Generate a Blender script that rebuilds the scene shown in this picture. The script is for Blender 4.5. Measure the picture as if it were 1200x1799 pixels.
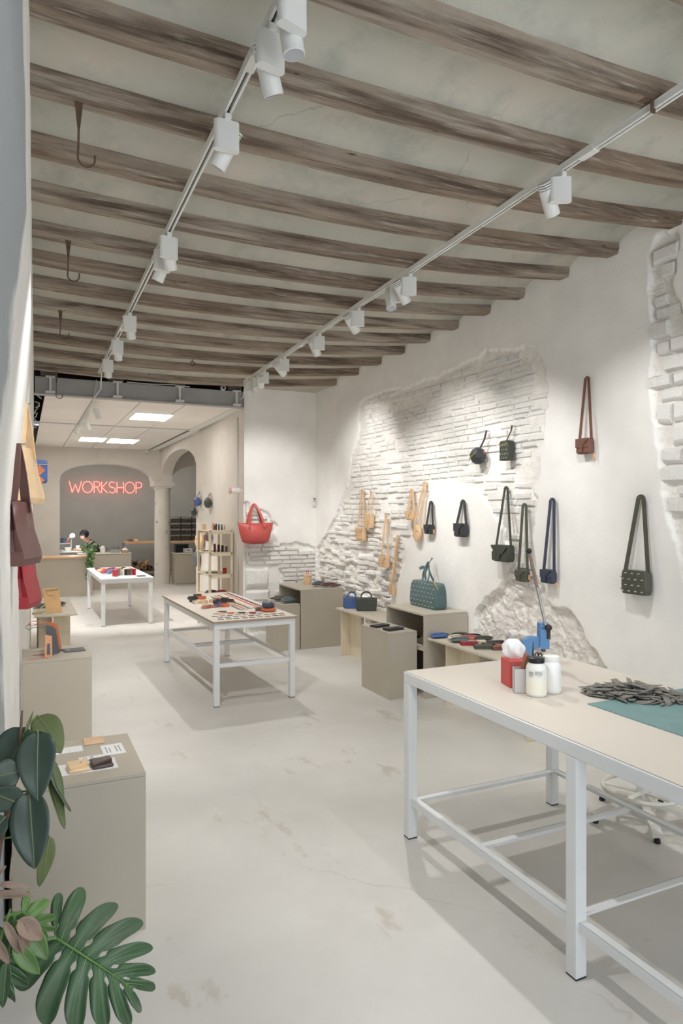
import bpy, bmesh, math, random
import numpy as np
from mathutils import Vector, Matrix

for o in list(bpy.data.objects):
    bpy.data.objects.remove(o, do_unlink=True)
SC = bpy.context.scene
COL = SC.collection
R = random.Random(7)
PI = math.pi

# ------------------------------------------------------------------ camera
cam = bpy.data.cameras.new('camera')
cam.sensor_fit = 'VERTICAL'
cam.sensor_height = 36.0
cam.lens = 24.0
cam.clip_start = 0.02
cam_o = bpy.data.objects.new('camera', cam)
COL.objects.link(cam_o)
cam_o.location = (0.0, 0.0, 1.7)
cam_o.rotation_euler = (PI / 2, 0, -math.radians(25.07))
SC.camera = cam_o

# ------------------------------------------------------------------ view, world, daylight
SC.view_settings.view_transform = 'Standard'
SC.view_settings.look = 'None'
SC.view_settings.gamma = 1.0
SC.view_settings.use_curve_mapping = False
SC.view_settings.exposure = 0.25
W = bpy.data.worlds.new('world')
SC.world = W
W.use_nodes = True
W.node_tree.nodes['Background'].inputs[0].default_value = (0.80, 0.88, 1.0, 1)
W.node_tree.nodes['Background'].inputs[1].default_value = 0.9


def area_light(name, loc, rot, sx, sy, power, col):
    l = bpy.data.lights.new(name, 'AREA')
    l.shape = 'RECTANGLE'
    l.size, l.size_y = sx, sy
    l.energy = power
    l.color = col
    o = bpy.data.objects.new(name, l)
    o.location = loc
    o.rotation_euler = rot
    COL.objects.link(o)
    return o


# daylight entering through the shop window in the street front, behind the camera
area_light('shop_window_daylight', (1.9, -1.25, 1.7), (PI / 2, 0, 0), 3.3, 2.6, 58, (0.90, 0.95, 1.0))
SPOT_W = 84.0          # power of one track spotlight
PANEL_E = 16.0          # emission of the office ceiling light panels


# ------------------------------------------------------------------ materials
def lin(c):
    return tuple(((v / 255) / 12.92 if v / 255 <= 0.04045 else ((v / 255 + 0.055) / 1.055) ** 2.4) for v in c)


MATS = {}


def mat(key, rgb, rough=0.6, var=0.06, scale=6.0, bump=0.0, bscale=40.0, metal=0.0, spec=0.5, stretch=None, coat=0.0):
    if key in MATS:
        return MATS[key]
    m = bpy.data.materials.new(key)
    m.use_nodes = True
    nt = m.node_tree
    b = nt.nodes['Principled BSDF']
    b.inputs['Roughness'].default_value = rough
    b.inputs['Metallic'].default_value = metal
    b.inputs['Specular IOR Level'].default_value = spec
    b.inputs['Coat Weight'].default_value = coat
    tc = nt.nodes.new('ShaderNodeTexCoord')
    src = tc.outputs['Object']
    if stretch:
        mp = nt.nodes.new('ShaderNodeMapping')
        mp.inputs['Scale'].default_value = stretch
        nt.links.new(src, mp.inputs[0])
        src = mp.outputs[0]
    n = nt.nodes.new('ShaderNodeTexNoise')
    n.inputs['Scale'].default_value = scale
    n.inputs['Detail'].default_value = 5
    nt.links.new(src, n.inputs['Vector'])
    r = nt.nodes.new('ShaderNodeValToRGB')
    c = lin(rgb)
    r.color_ramp.elements[0].position = 0.3
    r.color_ramp.elements[1].position = 0.7
    r.color_ramp.elements[0].color = (*[max(0, v * (1 - var * 2)) for v in c], 1)
    r.color_ramp.elements[1].color = (*[min(1, v * (1 + var)) for v in c], 1)
    nt.links.new(n.outputs['Fac'], r.inputs[0])
    nt.links.new(r.outputs[0], b.inputs['Base Color'])
    if bump:
        n2 = nt.nodes.new('ShaderNodeTexNoise')
        n2.inputs['Scale'].default_value = bscale
        n2.inputs['Detail'].default_value = 6
        nt.links.new(src, n2.inputs['Vector'])
        bp = nt.nodes.new('ShaderNodeBump')
        bp.inputs['Strength'].default_value = bump
        bp.inputs['Distance'].default_value = 0.01
        nt.links.new(n2.outputs['Fac'], bp.inputs['Height'])
        nt.links.new(bp.outputs[0], b.inputs['Normal'])
    MATS[key] = m
    return m


def emit(key, rgb, strength):
    if key in MATS:
        return MATS[key]
    m = bpy.data.materials.new(key)
    m.use_nodes = True
    b = m.node_tree.nodes['Principled BSDF']
    b.inputs['Base Color'].default_value = (*lin(rgb), 1)
    b.inputs['Emission Color'].default_value = (*lin(rgb), 1)
    b.inputs['Emission Strength'].default_value = strength
    MATS[key] = m
    return m


def layered(key, base, layers, rough=0.6, bump=0.0, bscale=30.0, spec=0.5, rough_hi=None):
    """base colour plus (rgb, noise scale, lo, hi, mapping scale) patches mixed over it"""
    if key in MATS:
        return MATS[key]
    m = mat(key, base, rough, 0.05, 1.2, bump, bscale, spec=spec)
    nt = m.node_tree
    b = nt.nodes['Principled BSDF']
    cur = b.inputs['Base Color'].links[0].from_socket
    tc = [n for n in nt.nodes if n.type == 'TEX_COORD'][0]
    for rgb, sc, lo, hi, st in layers:
        mp = nt.nodes.new('ShaderNodeMapping')
        mp.inputs['Scale'].default_value = st
        nt.links.new(tc.outputs['Object'], mp.inputs[0])
        n = nt.nodes.new('ShaderNodeTexNoise')
        n.inputs['Scale'].default_value = sc
        n.inputs['Detail'].default_value = 8
        n.inputs['Roughness'].default_value = 0.65
        nt.links.new(mp.outputs[0], n.inputs['Vector'])
        r = nt.nodes.new('ShaderNodeValToRGB')
        r.color_ramp.elements[0].position = lo
        r.color_ramp.elements[1].position = hi
        nt.links.new(n.outputs['Fac'], r.inputs[0])
        mx = nt.nodes.new('ShaderNodeMix')
        mx.data_type = 'RGBA'
        nt.links.new(r.outputs[0], mx.inputs[0])
        nt.links.new(cur, mx.inputs[6])
        mx.inputs[7].default_value = (*lin(rgb), 1)
        cur = mx.outputs[2]
    nt.links.new(cur, b.inputs['Base Color'])
    return m


def cracks(m, rgb, scale, width, amount=0.8):
    """thin dark crack lines over a material"""
    nt = m.node_tree
    b = nt.nodes['Principled BSDF']
    cur = b.inputs['Base Color'].links[0].from_socket
    tc = [n for n in nt.nodes if n.type == 'TEX_COORD'][0]
    nz = nt.nodes.new('ShaderNodeTexNoise')
    nz.inputs['Scale'].default_value = 2.2
    nz.inputs['Detail'].default_value = 6
    nt.links.new(tc.outputs['Object'], nz.inputs['Vector'])
    ad = nt.nodes.new('ShaderNodeMix')
    ad.data_type = 'RGBA'
    ad.inputs[0].default_value = 0.35
    nt.links.new(tc.outputs['Object'], ad.inputs[6])
    nt.links.new(nz.outputs['Color'], ad.inputs[7])
    v = nt.nodes.new('ShaderNodeTexVoronoi')
    v.feature = 'DISTANCE_TO_EDGE'
    v.inputs['Scale'].default_value = scale
    nt.links.new(ad.outputs[2], v.inputs['Vector'])
    r = nt.nodes.new('ShaderNodeValToRGB')
    r.color_ramp.elements[0].color = (1, 1, 1, 1)
    r.color_ramp.elements[1].color = (0, 0, 0, 1)
    r.color_ramp.elements[1].position = width
    nt.links.new(v.outputs['Distance'], r.inputs[0])
    n3 = nt.nodes.new('ShaderNodeTexNoise')
    n3.inputs['Scale'].default_value = 0.9
    nt.links.new(tc.outputs['Object'], n3.inputs['Vector'])
    r3 = nt.nodes.new('ShaderNodeValToRGB')
    r3.color_ramp.elements[0].position = 0.5
    r3.color_ramp.elements[1].position = 0.6
    nt.links.new(n3.outputs['Fac'], r3.inputs[0])
    mu = nt.nodes.new('ShaderNodeMath')
    mu.operation = 'MULTIPLY'
    nt.links.new(r.outputs[0], mu.inputs[0])
    nt.links.new(r3.outputs[0], mu.inputs[1])
    m2 = nt.nodes.new('ShaderNodeMath')
    m2.operation = 'MULTIPLY'
    m2.inputs[1].default_value = amount
    nt.links.new(mu.outputs[0], m2.inputs[0])
    mx = nt.nodes.new('ShaderNodeMix')
    mx.data_type = 'RGBA'
    nt.links.new(m2.outputs[0], mx.inputs[0])
    nt.links.new(cur, mx.inputs[6])
    mx.inputs[7].default_value = (*lin(rgb), 1)
    nt.links.new(mx.outputs[2], b.inputs['Base Color'])


# ------------------------------------------------------------------ mesh helpers
def smooth_path(pts, n=4):
    """Catmull-Rom points through a short hand-set path"""
    if not 4 <= len(pts) <= 9:
        return pts
    out = []
    for i in range(len(pts) - 1):
        a, b, c, d = pts[max(i - 1, 0)], pts[i], pts[i + 1], pts[min(i + 2, len(pts) - 1)]
        for k in range(n):
            q = k / n
            out.append(0.5 * ((2 * b) + (c - a) * q + (2 * a - 5 * b + 4 * c - d) * q * q + (3 * b - a - 3 * c + d) * q ** 3))
    return out + [pts[-1]]


class MB:
    def __init__(self):
        self.v, self.f = [], []

    def add(self, vs, fs):
        n = len(self.v)
        self.v += [tuple(p) for p in vs]
        self.f += [tuple(i + n for i in q) for q in fs]
        return self

    def box(self, x0, x1, y0, y1, z0, z1):
        vs = [(x, y, z) for z in (z0, z1) for y in (y0, y1) for x in (x0, x1)]
        return self.add(vs, [(0, 2, 3, 1), (4, 5, 7, 6), (0, 1, 5, 4), (2, 6, 7, 3), (0, 4, 6, 2), (1, 3, 7, 5)])

    def obox(self, c, s, rot=(0, 0, 0)):
        m = Matrix.Translation(c) @ (Matrix.Rotation(rot[2], 4, 'Z') @ Matrix.Rotation(rot[1], 4, 'Y') @ Matrix.Rotation(rot[0], 4, 'X'))
        vs = [m @ Vector((x * s[0] / 2, y * s[1] / 2, z * s[2] / 2)) for z in (-1, 1) for y in (-1, 1) for x in (-1, 1)]
        return self.add(vs, [(0, 2, 3, 1), (4, 5, 7, 6), (0, 1, 5, 4), (2, 6, 7, 3), (0, 4, 6, 2), (1, 3, 7, 5)])

    def tube(self, pts, r, n=8, closed=False):
        pts = [Vector(p) for p in pts]
        rs = r if isinstance(r, (list, tuple)) else [r] * len(pts)
        N = len(pts)
        up = None
        base = len(self.v)
        for i, p in enumerate(pts):
            if closed:
                t = pts[(i + 1) % N] - pts[i - 1]
            else:
                t = pts[min(i + 1, N - 1)] - pts[max(i - 1, 0)]
            t.normalize()
            if up is None:
                up = Vector((0, 0, 1)) if abs(t.z) < 0.9 else Vector((1, 0, 0))
            a = t.cross(up)
            if a.length < 1e-5:
                a = t.orthogonal()
            a.normalize()
            b = a.cross(t)
            up = b
            for k in range(n):
                w = 2 * PI * k / n
                self.v.append(tuple(p + a * math.cos(w) * rs[i] + b * math.sin(w) * rs[i]))
        for i in range(N if closed else N - 1):
            j = (i + 1) % N
            for k in range(n):
                self.f.append((base + i * n + k, base + i * n + (k + 1) % n, base + j * n + (k + 1) % n, base + j * n + k))
        if not closed:
            self.f.append(tuple(base + k for k in reversed(range(n))))
            self.f.append(tuple(base + (N - 1) * n + k for k in range(n)))
        return self

    def lathe(self, prof, n=20, at=(0, 0, 0), m=None):
        base = len(self.v)
        for r, z in prof:
            for k in range(n):
                w = 2 * PI * k / n
                p = Vector((r * math.cos(w), r * math.sin(w), z))
                if m:
                    p = m @ p
                self.v.append((p.x + at[0], p.y + at[1], p.z + at[2]))
        for i in range(len(prof) - 1):
            for k in range(n):
                self.f.append((base + i * n + k, base + i * n + (k + 1) % n, base + (i + 1) * n + (k + 1) % n, base + (i + 1) * n + k))
        self.f.append(tuple(base + k for k in reversed(range(n))))
        self.f.append(tuple(base + (len(prof) - 1) * n + k for k in range(n)))
        return self

    def prism(self, poly, d0, d1, fn):
        """poly of (a, b) pairs extruded from d0 to d1; fn(a, b, d) -> point"""
        n = len(poly)
        vs = [fn(a, b, d0) for a, b in poly] + [fn(a, b, d1) for a, b in poly]
        fs = [tuple(range(n)), tuple(reversed(range(n, 2 * n)))]
        fs += [(i, i + n, (i + 1) % n + n, (i + 1) % n) for i in range(n)]
        return self.add(vs, fs)

    def strap(self, pts, w, t):
        """flat band along (x, y, z) points lying mostly in the xz plane; width in plane, thickness in y"""
        pts = smooth_path([Vector(p) for p in pts])
        base = len(self.v)
        for i, p in enumerate(pts):
            d = pts[min(i + 1, len(pts) - 1)] - pts[max(i - 1, 0)]
            q = Vector((d.z, 0, -d.x))
            if q.length < 1e-6:
                q = Vector((1, 0, 0))
            q.normalize()
            for sx, sy in ((-1, -1), (1, -1), (1, 1), (-1, 1)):
                self.v.append((p.x + q.x * w / 2 * sx, p.y + t / 2 * sy, p.z + q.z * w / 2 * sx))
        for i in range(len(pts) - 1):
            a = base + i * 4
            for k in range(4):
                self.f.append((a + k, a + (k + 1) % 4, a + 4 + (k + 1) % 4, a + 4 + k))
        self.f.append((base + 3, base + 2, base + 1, base))
        e = base + (len(pts) - 1) * 4
        self.f.append((e, e + 1, e + 2, e + 3))
        return self

    def band(self, pts, side, w, t):
        """flat band along points; width along the fixed vector side, thickness across"""
        pts = smooth_path([Vector(p) for p in pts])
        side = Vector(side).normalized()
        base = len(self.v)
        for i, p in enumerate(pts):
            d = (pts[min(i + 1, len(pts) - 1)] - pts[max(i - 1, 0)]).normalized()
            nrm = d.cross(side).normalized()
            for a, b in ((-1, -1), (1, -1), (1, 1), (-1, 1)):
                self.v.append(tuple(p + side * w / 2 * a + nrm * t / 2 * b))
        for i in range(len(pts) - 1):
            a = base + i * 4
            for k in range(4):
                self.f.append((a + k, a + (k + 1) % 4, a + 4 + (k + 1) % 4, a + 4 + k))
        self.f.append((base + 3, base + 2, base + 1, base))
        e = base + (len(pts) - 1) * 4
        self.f.append((e, e + 1, e + 2, e + 3))
        return self

    def grid(self, fn, nu, nv):
        base = len(self.v)
        for j in range(nv + 1):
            for i in range(nu + 1):
                self.v.append(tuple(fn(i / nu, j / nv)))
        for j in range(nv):
            for i in range(nu):
                a = base + j * (nu + 1) + i
                self.f.append((a, a + 1, a + nu + 2, a + nu + 1))
        return self

    def mesh(self, name, m, smooth=False, angle=40):
        me = bpy.data.meshes.new(name)
        me.from_pydata(self.v, [], self.f)
        me.update()
        bm = bmesh.new()
        bm.from_mesh(me)
        bmesh.ops.recalc_face_normals(bm, faces=bm.faces)
        bm.to_mesh(me)
        bm.free()
        if smooth:
            me.polygons.foreach_set('use_smooth', [True] * len(me.polygons))
            if angle < 180:
                me.set_sharp_from_angle(angle=math.radians(angle))
        me.materials.append(m)
        return me

    def build(self, name, m, parent=None, smooth=False, bevel=0.0, seg=2, sub=0, solid=0.0, angle=40):
        return link(name, self.mesh(name, m, smooth, angle), parent, bevel, seg, sub, solid)


def link(name, me, parent=None, bevel=0.0, seg=2, sub=0, solid=0.0):
    o = bpy.data.objects.new(name, me)
    COL.objects.link(o)
    o.parent = parent
    if solid:
        s = o.modifiers.new('solid', 'SOLIDIFY')
        s.thickness = solid
        s.offset = 0
    if bevel:
        b = o.modifiers.new('bevel', 'BEVEL')
        b.width = bevel
        b.segments = seg
        b.limit_method = 'ANGLE'
    if sub:
        s = o.modifiers.new('sub', 'SUBSURF')
        s.levels = s.render_levels = sub
    return o


def tag(o, label, cat, group=None, kind=None):
    if label:
        o['label'] = label
    if cat:
        o['category'] = cat
    if group:
        o['group'] = group
    if kind:
        o['kind'] = kind
    return o


def thing(name, label, cat, loc=(0, 0, 0), rz=0.0, group=None, rot=None):
    o = bpy.data.objects.new(name, None)
    o.empty_display_size = 0.1
    COL.objects.link(o)
    o.location = loc
    o.rotation_euler = rot if rot else (0, 0, rz)
    return tag(o, label, cat, group)


def struct(name, mb, m, label, cat, **kw):
    o = mb.build(name, m, **kw)
    return tag(o, label, cat, kind='structure')


# value noise for height fields
_rng = np.random.RandomState(3)
_LAT = _rng.rand(256, 256)


def vnoise(x, y):
    xi, yi = np.floor(x).astype(int), np.floor(y).astype(int)
    fx, fy = x - xi, y - yi
    fx, fy = fx * fx * (3 - 2 * fx), fy * fy * (3 - 2 * fy)
    g = lambda a, b: _LAT[a & 255, b & 255]
    return (g(xi, yi) * (1 - fx) + g(xi + 1, yi) * fx) * (1 - fy) + (g(xi, yi + 1) * (1 - fx) + g(xi + 1, yi + 1) * fx) * fy


def fbm(x, y, o=4):
    s, a, t = 0, 1, 0
    for k in range(o):
        s = s + a * vnoise(x * 2 ** k + 17 * k, y * 2 ** k + 31 * k)
        t += a
        a *= 0.5
    return s / t


def worley(x, y, seed=0):
    """distance difference F2 - F1: 0 at cell borders"""
    xi, yi = np.floor(x).astype(int), np.floor(y).astype(int)
    d1 = np.full(x.shape, 9.0)
    d2 = np.full(x.shape, 9.0)
    for a in (-1, 0, 1):
        for b in (-1, 0, 1):
            cx, cy = xi + a, yi + b
            px = cx + _LAT[(cx + seed) & 255, cy & 255]
            py = cy + _LAT[(cx + 91 + seed) & 255, (cy + 57) & 255]
            d = np.hypot(px - x, py - y)
            n = d < d1
            d2 = np.where(n, d1, np.minimum(d2, d))
            d1 = np.where(n, d, d1)
    return d2 - d1


def inpoly(x, y, poly):
    ins = np.zeros(x.shape, bool)
    n = len(poly)
    for i in range(n):
        (x0, y0), (x1, y1) = poly[i], poly[(i + 1) % n]
        c = ((y0 > y) != (y1 > y)) & (x < (x1 - x0) * (y - y0) / (y1 - y0 + 1e-12) + x0)
        ins ^= c
    return ins


def blur(a, n=1):
    for _ in range(n):
        p = np.pad(a, 1, mode='edge')
        a = (p[:-2, 1:-1] + p[2:, 1:-1] + p[1:-1, :-2] + p[1:-1, 2:] + 2 * p[1:-1, 1:-1]) / 6
    return a


def field(name, P, m, smooth=True):
    """P: array (nv, nu, 3) of points"""
    nv, nu, _ = P.shape
    me = bpy.data.meshes.new(name)
    idx = np.arange(nv * nu).reshape(nv, nu)
    q = np.stack([idx[:-1, :-1], idx[:-1, 1:], idx[1:, 1:], idx[1:, :-1]], -1).reshape(-1, 4)
    me.vertices.add(nv * nu)
    me.vertices.foreach_set('co', P.reshape(-1).astype(np.float32))
    me.loops.add(q.size)
    me.loops.foreach_set('vertex_index', q.reshape(-1).astype(np.int32))
    me.polygons.add(len(q))
    me.polygons.foreach_set('loop_start', np.arange(0, q.size, 4, dtype=np.int32))
    me.polygons.foreach_set('use_smooth', np.full(len(q), smooth))
    me.update(calc_edges=True)
    me.materials.append(m)
    return me


# shared materials
WHITE_WALL = mat('white_limewash', (240, 238, 234), 0.85, 0.03, 3.0, 0.25, 60)
ROUGH_W = mat('crumbled_white_plaster', (238, 234, 228), 0.9, 0.05, 14.0, 1.0, 55)
BRICK_W = mat('whitewashed_brick', (240, 238, 234), 0.85, 0.05, 9.0, 0.5, 70)
PLINTH = mat('greige_lacquered_board', (182, 174, 159), 0.55, 0.02, 2.0)
PLINTH_IN = mat('greige_board_edge', (200, 192, 176), 0.6, 0.03, 4.0)
STEEL_W = mat('white_powder_coated_steel', (224, 226, 227), 0.4, 0.02, 3.0)
FIX_W = mat('white_lamp_enamel', (226, 226, 222), 0.45, 0.01, 3.0)
TOP_CREAM = mat('cream_laminate', (206, 198, 187), 0.45, 0.02, 2.0)
EDGE_BR = mat('brown_board_edge', (168, 146, 124), 0.7, 0.06, 8.0)
BIRCH = mat('pale_birch', (224, 212, 188), 0.6, 0.04, 5.0, 0.05, 30, stretch=(8, 8, 0.6))
DARKMETAL = mat('dark_metal', (58, 54, 52), 0.5, 0.1, 20, metal=0.4)
RUST = mat('rusty_iron', (98, 76, 62), 0.8, 0.2, 25, 0.3, 60)
STEEL = mat('brushed_steel', (170, 170, 168), 0.35, 0.05, 20, metal=0.8)
BLACK = mat('black_plastic', (30, 30, 32), 0.4, 0.05, 10)
BRASS = mat('brass', (205, 175, 110), 0.3, 0.05, 20, metal=0.8)
PAPER = mat('white_card', (232, 232, 232), 0.7, 0.02, 5)


def leather(key, rgb, rough=0.5, bump=0.12):
    g = 0.3 * rgb[0] + 0.59 * rgb[1] + 0.11 * rgb[2]
    rgb = tuple(v * 0.80 + g * 0.20 for v in rgb)
    return mat('leather_' + key, rgb, rough, 0.07, 9.0, bump, 160)


L_TAN = leather('natural', (226, 184, 136), 0.5)
L_PEACH = leather('peach', (240, 202, 152), 0.45)
L_BLACK = leather('black', (52, 53, 57), 0.5)
L_GREEN = leather('bottle_green', (62, 68, 58), 0.5)
L_OLIVE = leather('olive', (80, 82, 68), 0.5)
L_NAVY = leather('navy', (58, 66, 90), 0.5)
L_BROWN = leather('chestnut', (126, 78, 64), 0.5)
L_DKBR = leather('dark_brown', (112, 72, 66), 0.45)
L_TEAL = leather('teal', (78, 106, 108), 0.5)
L_RED = leather('red', (206, 72, 66), 0.42)
L_CRIM = leather('crimson', (178, 40, 52), 0.42)
L_BLUE = leather('cobalt', (58, 96, 168), 0.5)
L_ORANGE = leather('orange', (222, 108, 58), 0.5)
L_CORAL = leather('coral', (222, 96, 84), 0.5)
L_BURG = leather('burgundy', (104, 56, 62), 0.5)
L_GREY = leather('slate', (92, 96, 102), 0.5)
L_SCRAP = leather('grey_scrap', (128, 125, 115), 0.75, 0.2)
L_CREAM = leather('cream', (224, 206, 176), 0.5)

# ------------------------------------------------------------------ floor
FLOOR_M = layered('worn_white_floor_paint', (206, 204, 199), [
    ((196, 193, 187), 0.9, 0.46, 0.7, (1, 1, 1)),
    ((188, 182, 172), 2.6, 0.61, 0.66, (1.0, 0.5, 1)),
    ((120, 116, 110), 26.0, 0.76, 0.79, (1, 1, 1)),
    ((178, 170, 156), 7.0, 0.70, 0.74, (1, 1, 1)),
], rough=0.42, bump=0.05, bscale=18, spec=0.4)
cracks(FLOOR_M, (160, 156, 148), 0.8, 0.003, 0.5)
fl = MB().box(-0.8, 6.0, -1.6, 20.0, -0.2, 0.0)
struct('floor', fl, FLOOR_M, 'white painted concrete floor with worn grey patches and cracks', 'floor')

# ------------------------------------------------------------------ right wall with broken plaster
XR = 3.8
MAIN = [(8.99, 1.197), (8.585, 1.426), (8.267, 1.662), (7.916, 2.066), (7.75, 2.492), (7.589, 2.797), (7.621, 3.013), (7.388, 3.098),
        (6.755, 3.092), (6.146, 3.064), (5.619, 3.085), (5.071, 3.138), (4.827, 3.117), (4.387, 3.032), (4.24, 2.836), (4.24, 2.654),
        (4.286, 2.341), (4.333, 2.023), (4.401, 1.84), (4.333, 1.769), (4.401, 1.677), (4.415, 1.419), (4.387, 1.188), (4.221, 0.952),
        (4.002, 0.914), (3.885, 0.802), (3.717, 0.704), (3.631, 0.577), (3.66, 0.05), (5.245, 0.05), (5.227, 0.748), (5.114, 0.846),
        (4.907, 0.983), (4.711, 1.185), (4.651, 1.287), (4.78, 1.452), (4.859, 1.625), (5.005, 1.777), (5.245, 1.923), (5.521, 1.987),
        (5.821, 1.953), (6.124, 1.819), (6.355, 1.454), (6.55, 1.102), (6.755, 0.862), (6.888, 0.62), (6.888, 0.05), (8.99, 0.05)]
PIER = [(3.222, 3.513), (3.057, 3.507), (3.082, 3.168), (3.007, 2.892), (2.772, 2.662), (2.627, 2.033), (2.5, 1.035), (2.9, 1.2),
        (3.007, 1.303), (3.069, 1.48), (3.112, 1.7), (3.177, 1.962), (3.2, 2.151), (3.245, 2.459), (3.222, 2.946), (3.277, 3.151), (3.267, 3.415)]


def exposed_r(y, z):
    dy = (fbm(y * 6, z * 6) - 0.5) * 0.13 + (fbm(y * 22, z * 22) - 0.5) * 0.05
    dz = (fbm(y * 6 + 50, z * 6 + 50) - 0.5) * 0.13
    return inpoly(y + dy, z + dz, MAIN) | inpoly(y + dy * 0.6, z + dz * 0.6, PIER)


def recess_r(y, z):
    """how far the plaster-free surface lies behind the plaster face"""
    d = 0.020 + 0.010 * np.clip((2.0 - z) / 0.6, 0, 1) + 0.022 * np.clip((1.25 - z) / 0.3, 0, 1)
    d = d - 0.016 * np.exp(-((y - 5.4) / 0.9) ** 2 - ((z - 1.75) / 0.4) ** 2)
    return np.where(y < 3.6, 0.04, d)


def rough_r(y, z):
    """1 where the wall is rubble rather than coursed brick"""
    a = np.clip((1.35 - z) / 0.25, 0, 1) * np.clip((y - 6.3) / 0.3, 0, 1)
    b = np.clip((1.22 - z) / 0.2, 0, 1) * np.clip((5.4 - y) / 0.2, 0, 1)
    return np.maximum(a, b) * (y > 3.5)


ys = np.linspace(2.3, 9.03, 640)
zs = np.linspace(0.0, 4.0, 360)
Yg, Zg = np.meshgrid(ys, zs)
mk = blur(exposed_r(Yg, Zg).astype(float), 1)
rg = rough_r(Yg, Zg)
rub = (fbm(Yg * 9, Zg * 9, 5) - 0.5) * (0.03 - 0.008 * rg) + (fbm(Yg * 30, Zg * 30, 3) - 0.5) * (0.010 + 0.004 * rg) + (fbm(Yg * 60, Zg * 60, 2) - 0.5) * 0.008 * rg
wob = worley(Yg * 9.5, Zg * 13.0)
dep = recess_r(Yg, Zg) + rub * (0.5 + 1.1 * rg) - rg * np.clip(wob, 0, 0.25) * np.where(Yg < 5.5, 0.02, 0.035)
pl = (fbm(Yg * 1.3, Zg * 1.3, 3) - 0.5) * 0.012 + (fbm(Yg * 14, Zg * 14, 2) - 0.5) * 0.002
Xg = XR + np.where(mk > 0, dep * mk, 0) + pl * (1 - mk)
wme = field('wall_right', np.stack([Xg, Yg, Zg], -1)[:, ::-1], WHITE_WALL)
wme.materials.append(ROUGH_W)
mf = mk[:, ::-1]
mf = (mf[:-1, :-1] + mf[1:, 1:]) / 2 > 0.5
wme.polygons.foreach_set('material_index', mf.reshape(-1).astype(np.int32))
wr = link('wall_right', wme)
tag(wr, 'tall white right wall with broken plaster over whitewashed brick and rubble', 'wall', kind='structure')
struct('wall_right_near', MB().box(XR, XR + 0.3, -1.6, 2.31, 0, 4.0).box(XR + 0.12, XR + 0.3, 2.3, 9.3, 0, 4.0), WHITE_WALL,
       'smooth white plaster right wall beside the street front', 'wall')

# brick and stone pieces ------------------------------------------------
def unit_brick(seed, soft):
    r = random.Random(seed)
    j = lambda a: r.uniform(-a, a)
    mb = MB()
    rings = [(0.5, 0.5, 0.0, 0.0), (0.495, 0.48, 0.6, 0.025), (0.5 - 0.03 - soft * 0.02, 0.5 - 0.12 - soft * 0.06, 1.0, 0.03)]
    vs = []
    for a, b, d, q in rings:
        for sx, sz in ((-1, -1), (0, -1), (1, -1), (1, 1), (0, 1), (-1, 1)):
            vs.append((sx * a + j(q), -d * (1 + j(q * 2)), sz * b + j(q * 2)))
    fs = []
    for k in range(2):
        for i in range(6):
            fs.append((k * 6 + i, k * 6 + (i + 1) % 6, k * 6 + 6 + (i + 1) % 6, k * 6 + 6 + i))
    fs.append((12, 13, 16, 17))
    fs.append((13, 14, 15, 16))
    return mb.add(vs, fs)


def unit_stone(seed):
    r = random.Random(seed)
    n = 9
    mb = MB()
    rad = [r.uniform(0.8, 1.12) for _ in range(n)]
    vs = []
    for sc, d in ((0.56, 0.0), (0.5, 0.6), (0.3, 1.0)):
        for k in range(n):
            w = 2 * PI * (k + r.uniform(-0.2, 0.2)) / n
            q = max(abs(math.cos(w)), abs(math.sin(w)))
            s = sc * rad[k] / (q ** 0.6)
            vs.append((s * math.cos(w), -d * r.uniform(0.85, 1.15), s * math.sin(w)))
    fs = []
    for k in range(2):
        for i in range(n):
            fs.append((k * n + i, k * n + (i + 1) % n, k * n + n + (i + 1) % n, k * n + n + i))
    fs.append(tuple(2 * n + i for i in range(n)))
    return mb.add(vs, fs)


BR = [unit_brick(k, k % 3) for k in range(10)]
ST = [unit_stone(k) for k in range(10)]
BRM = [b.mesh('brick', BRICK_W, True, 55) for b in BR]
STM = [b.mesh('stone', BRICK_W, True, 60) for b in ST]


def lay(pieces, parent, units, meshes, name, rz, limit, rest_name):
    """pieces: (x, y, z, w, depth, h, tilt); the first `limit` become objects, the rest one joined part"""
    rest = MB()
    for i, (x, y, z, w, d, h, t) in enumerate(pieces):
        k = R.randrange(len(units))
        if i < limit:
            o = link(name, meshes[k], parent)
            o.location = (x, y, z)
            o.rotation_euler = (0, t, rz)
            o.scale = (w, d, h)
        else:
            m = Matrix.Translation((x, y, z)) @ Matrix.Rotation(rz, 4, 'Z') @ Matrix.Rotation(t, 4, 'Y') @ Matrix.Diagonal((w, d, h, 1))
            rest.add([m @ Vector(p) for p in units[k].v], units[k].f)
    if rest.v:
        o = rest.build(rest_name, BRICK_W, parent, smooth=True, angle=55)
        o['kind'] = 'stuff'


def one(fn, *a):
    return fn(*[np.array([[v]]) for v in a])[0, 0]


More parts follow.
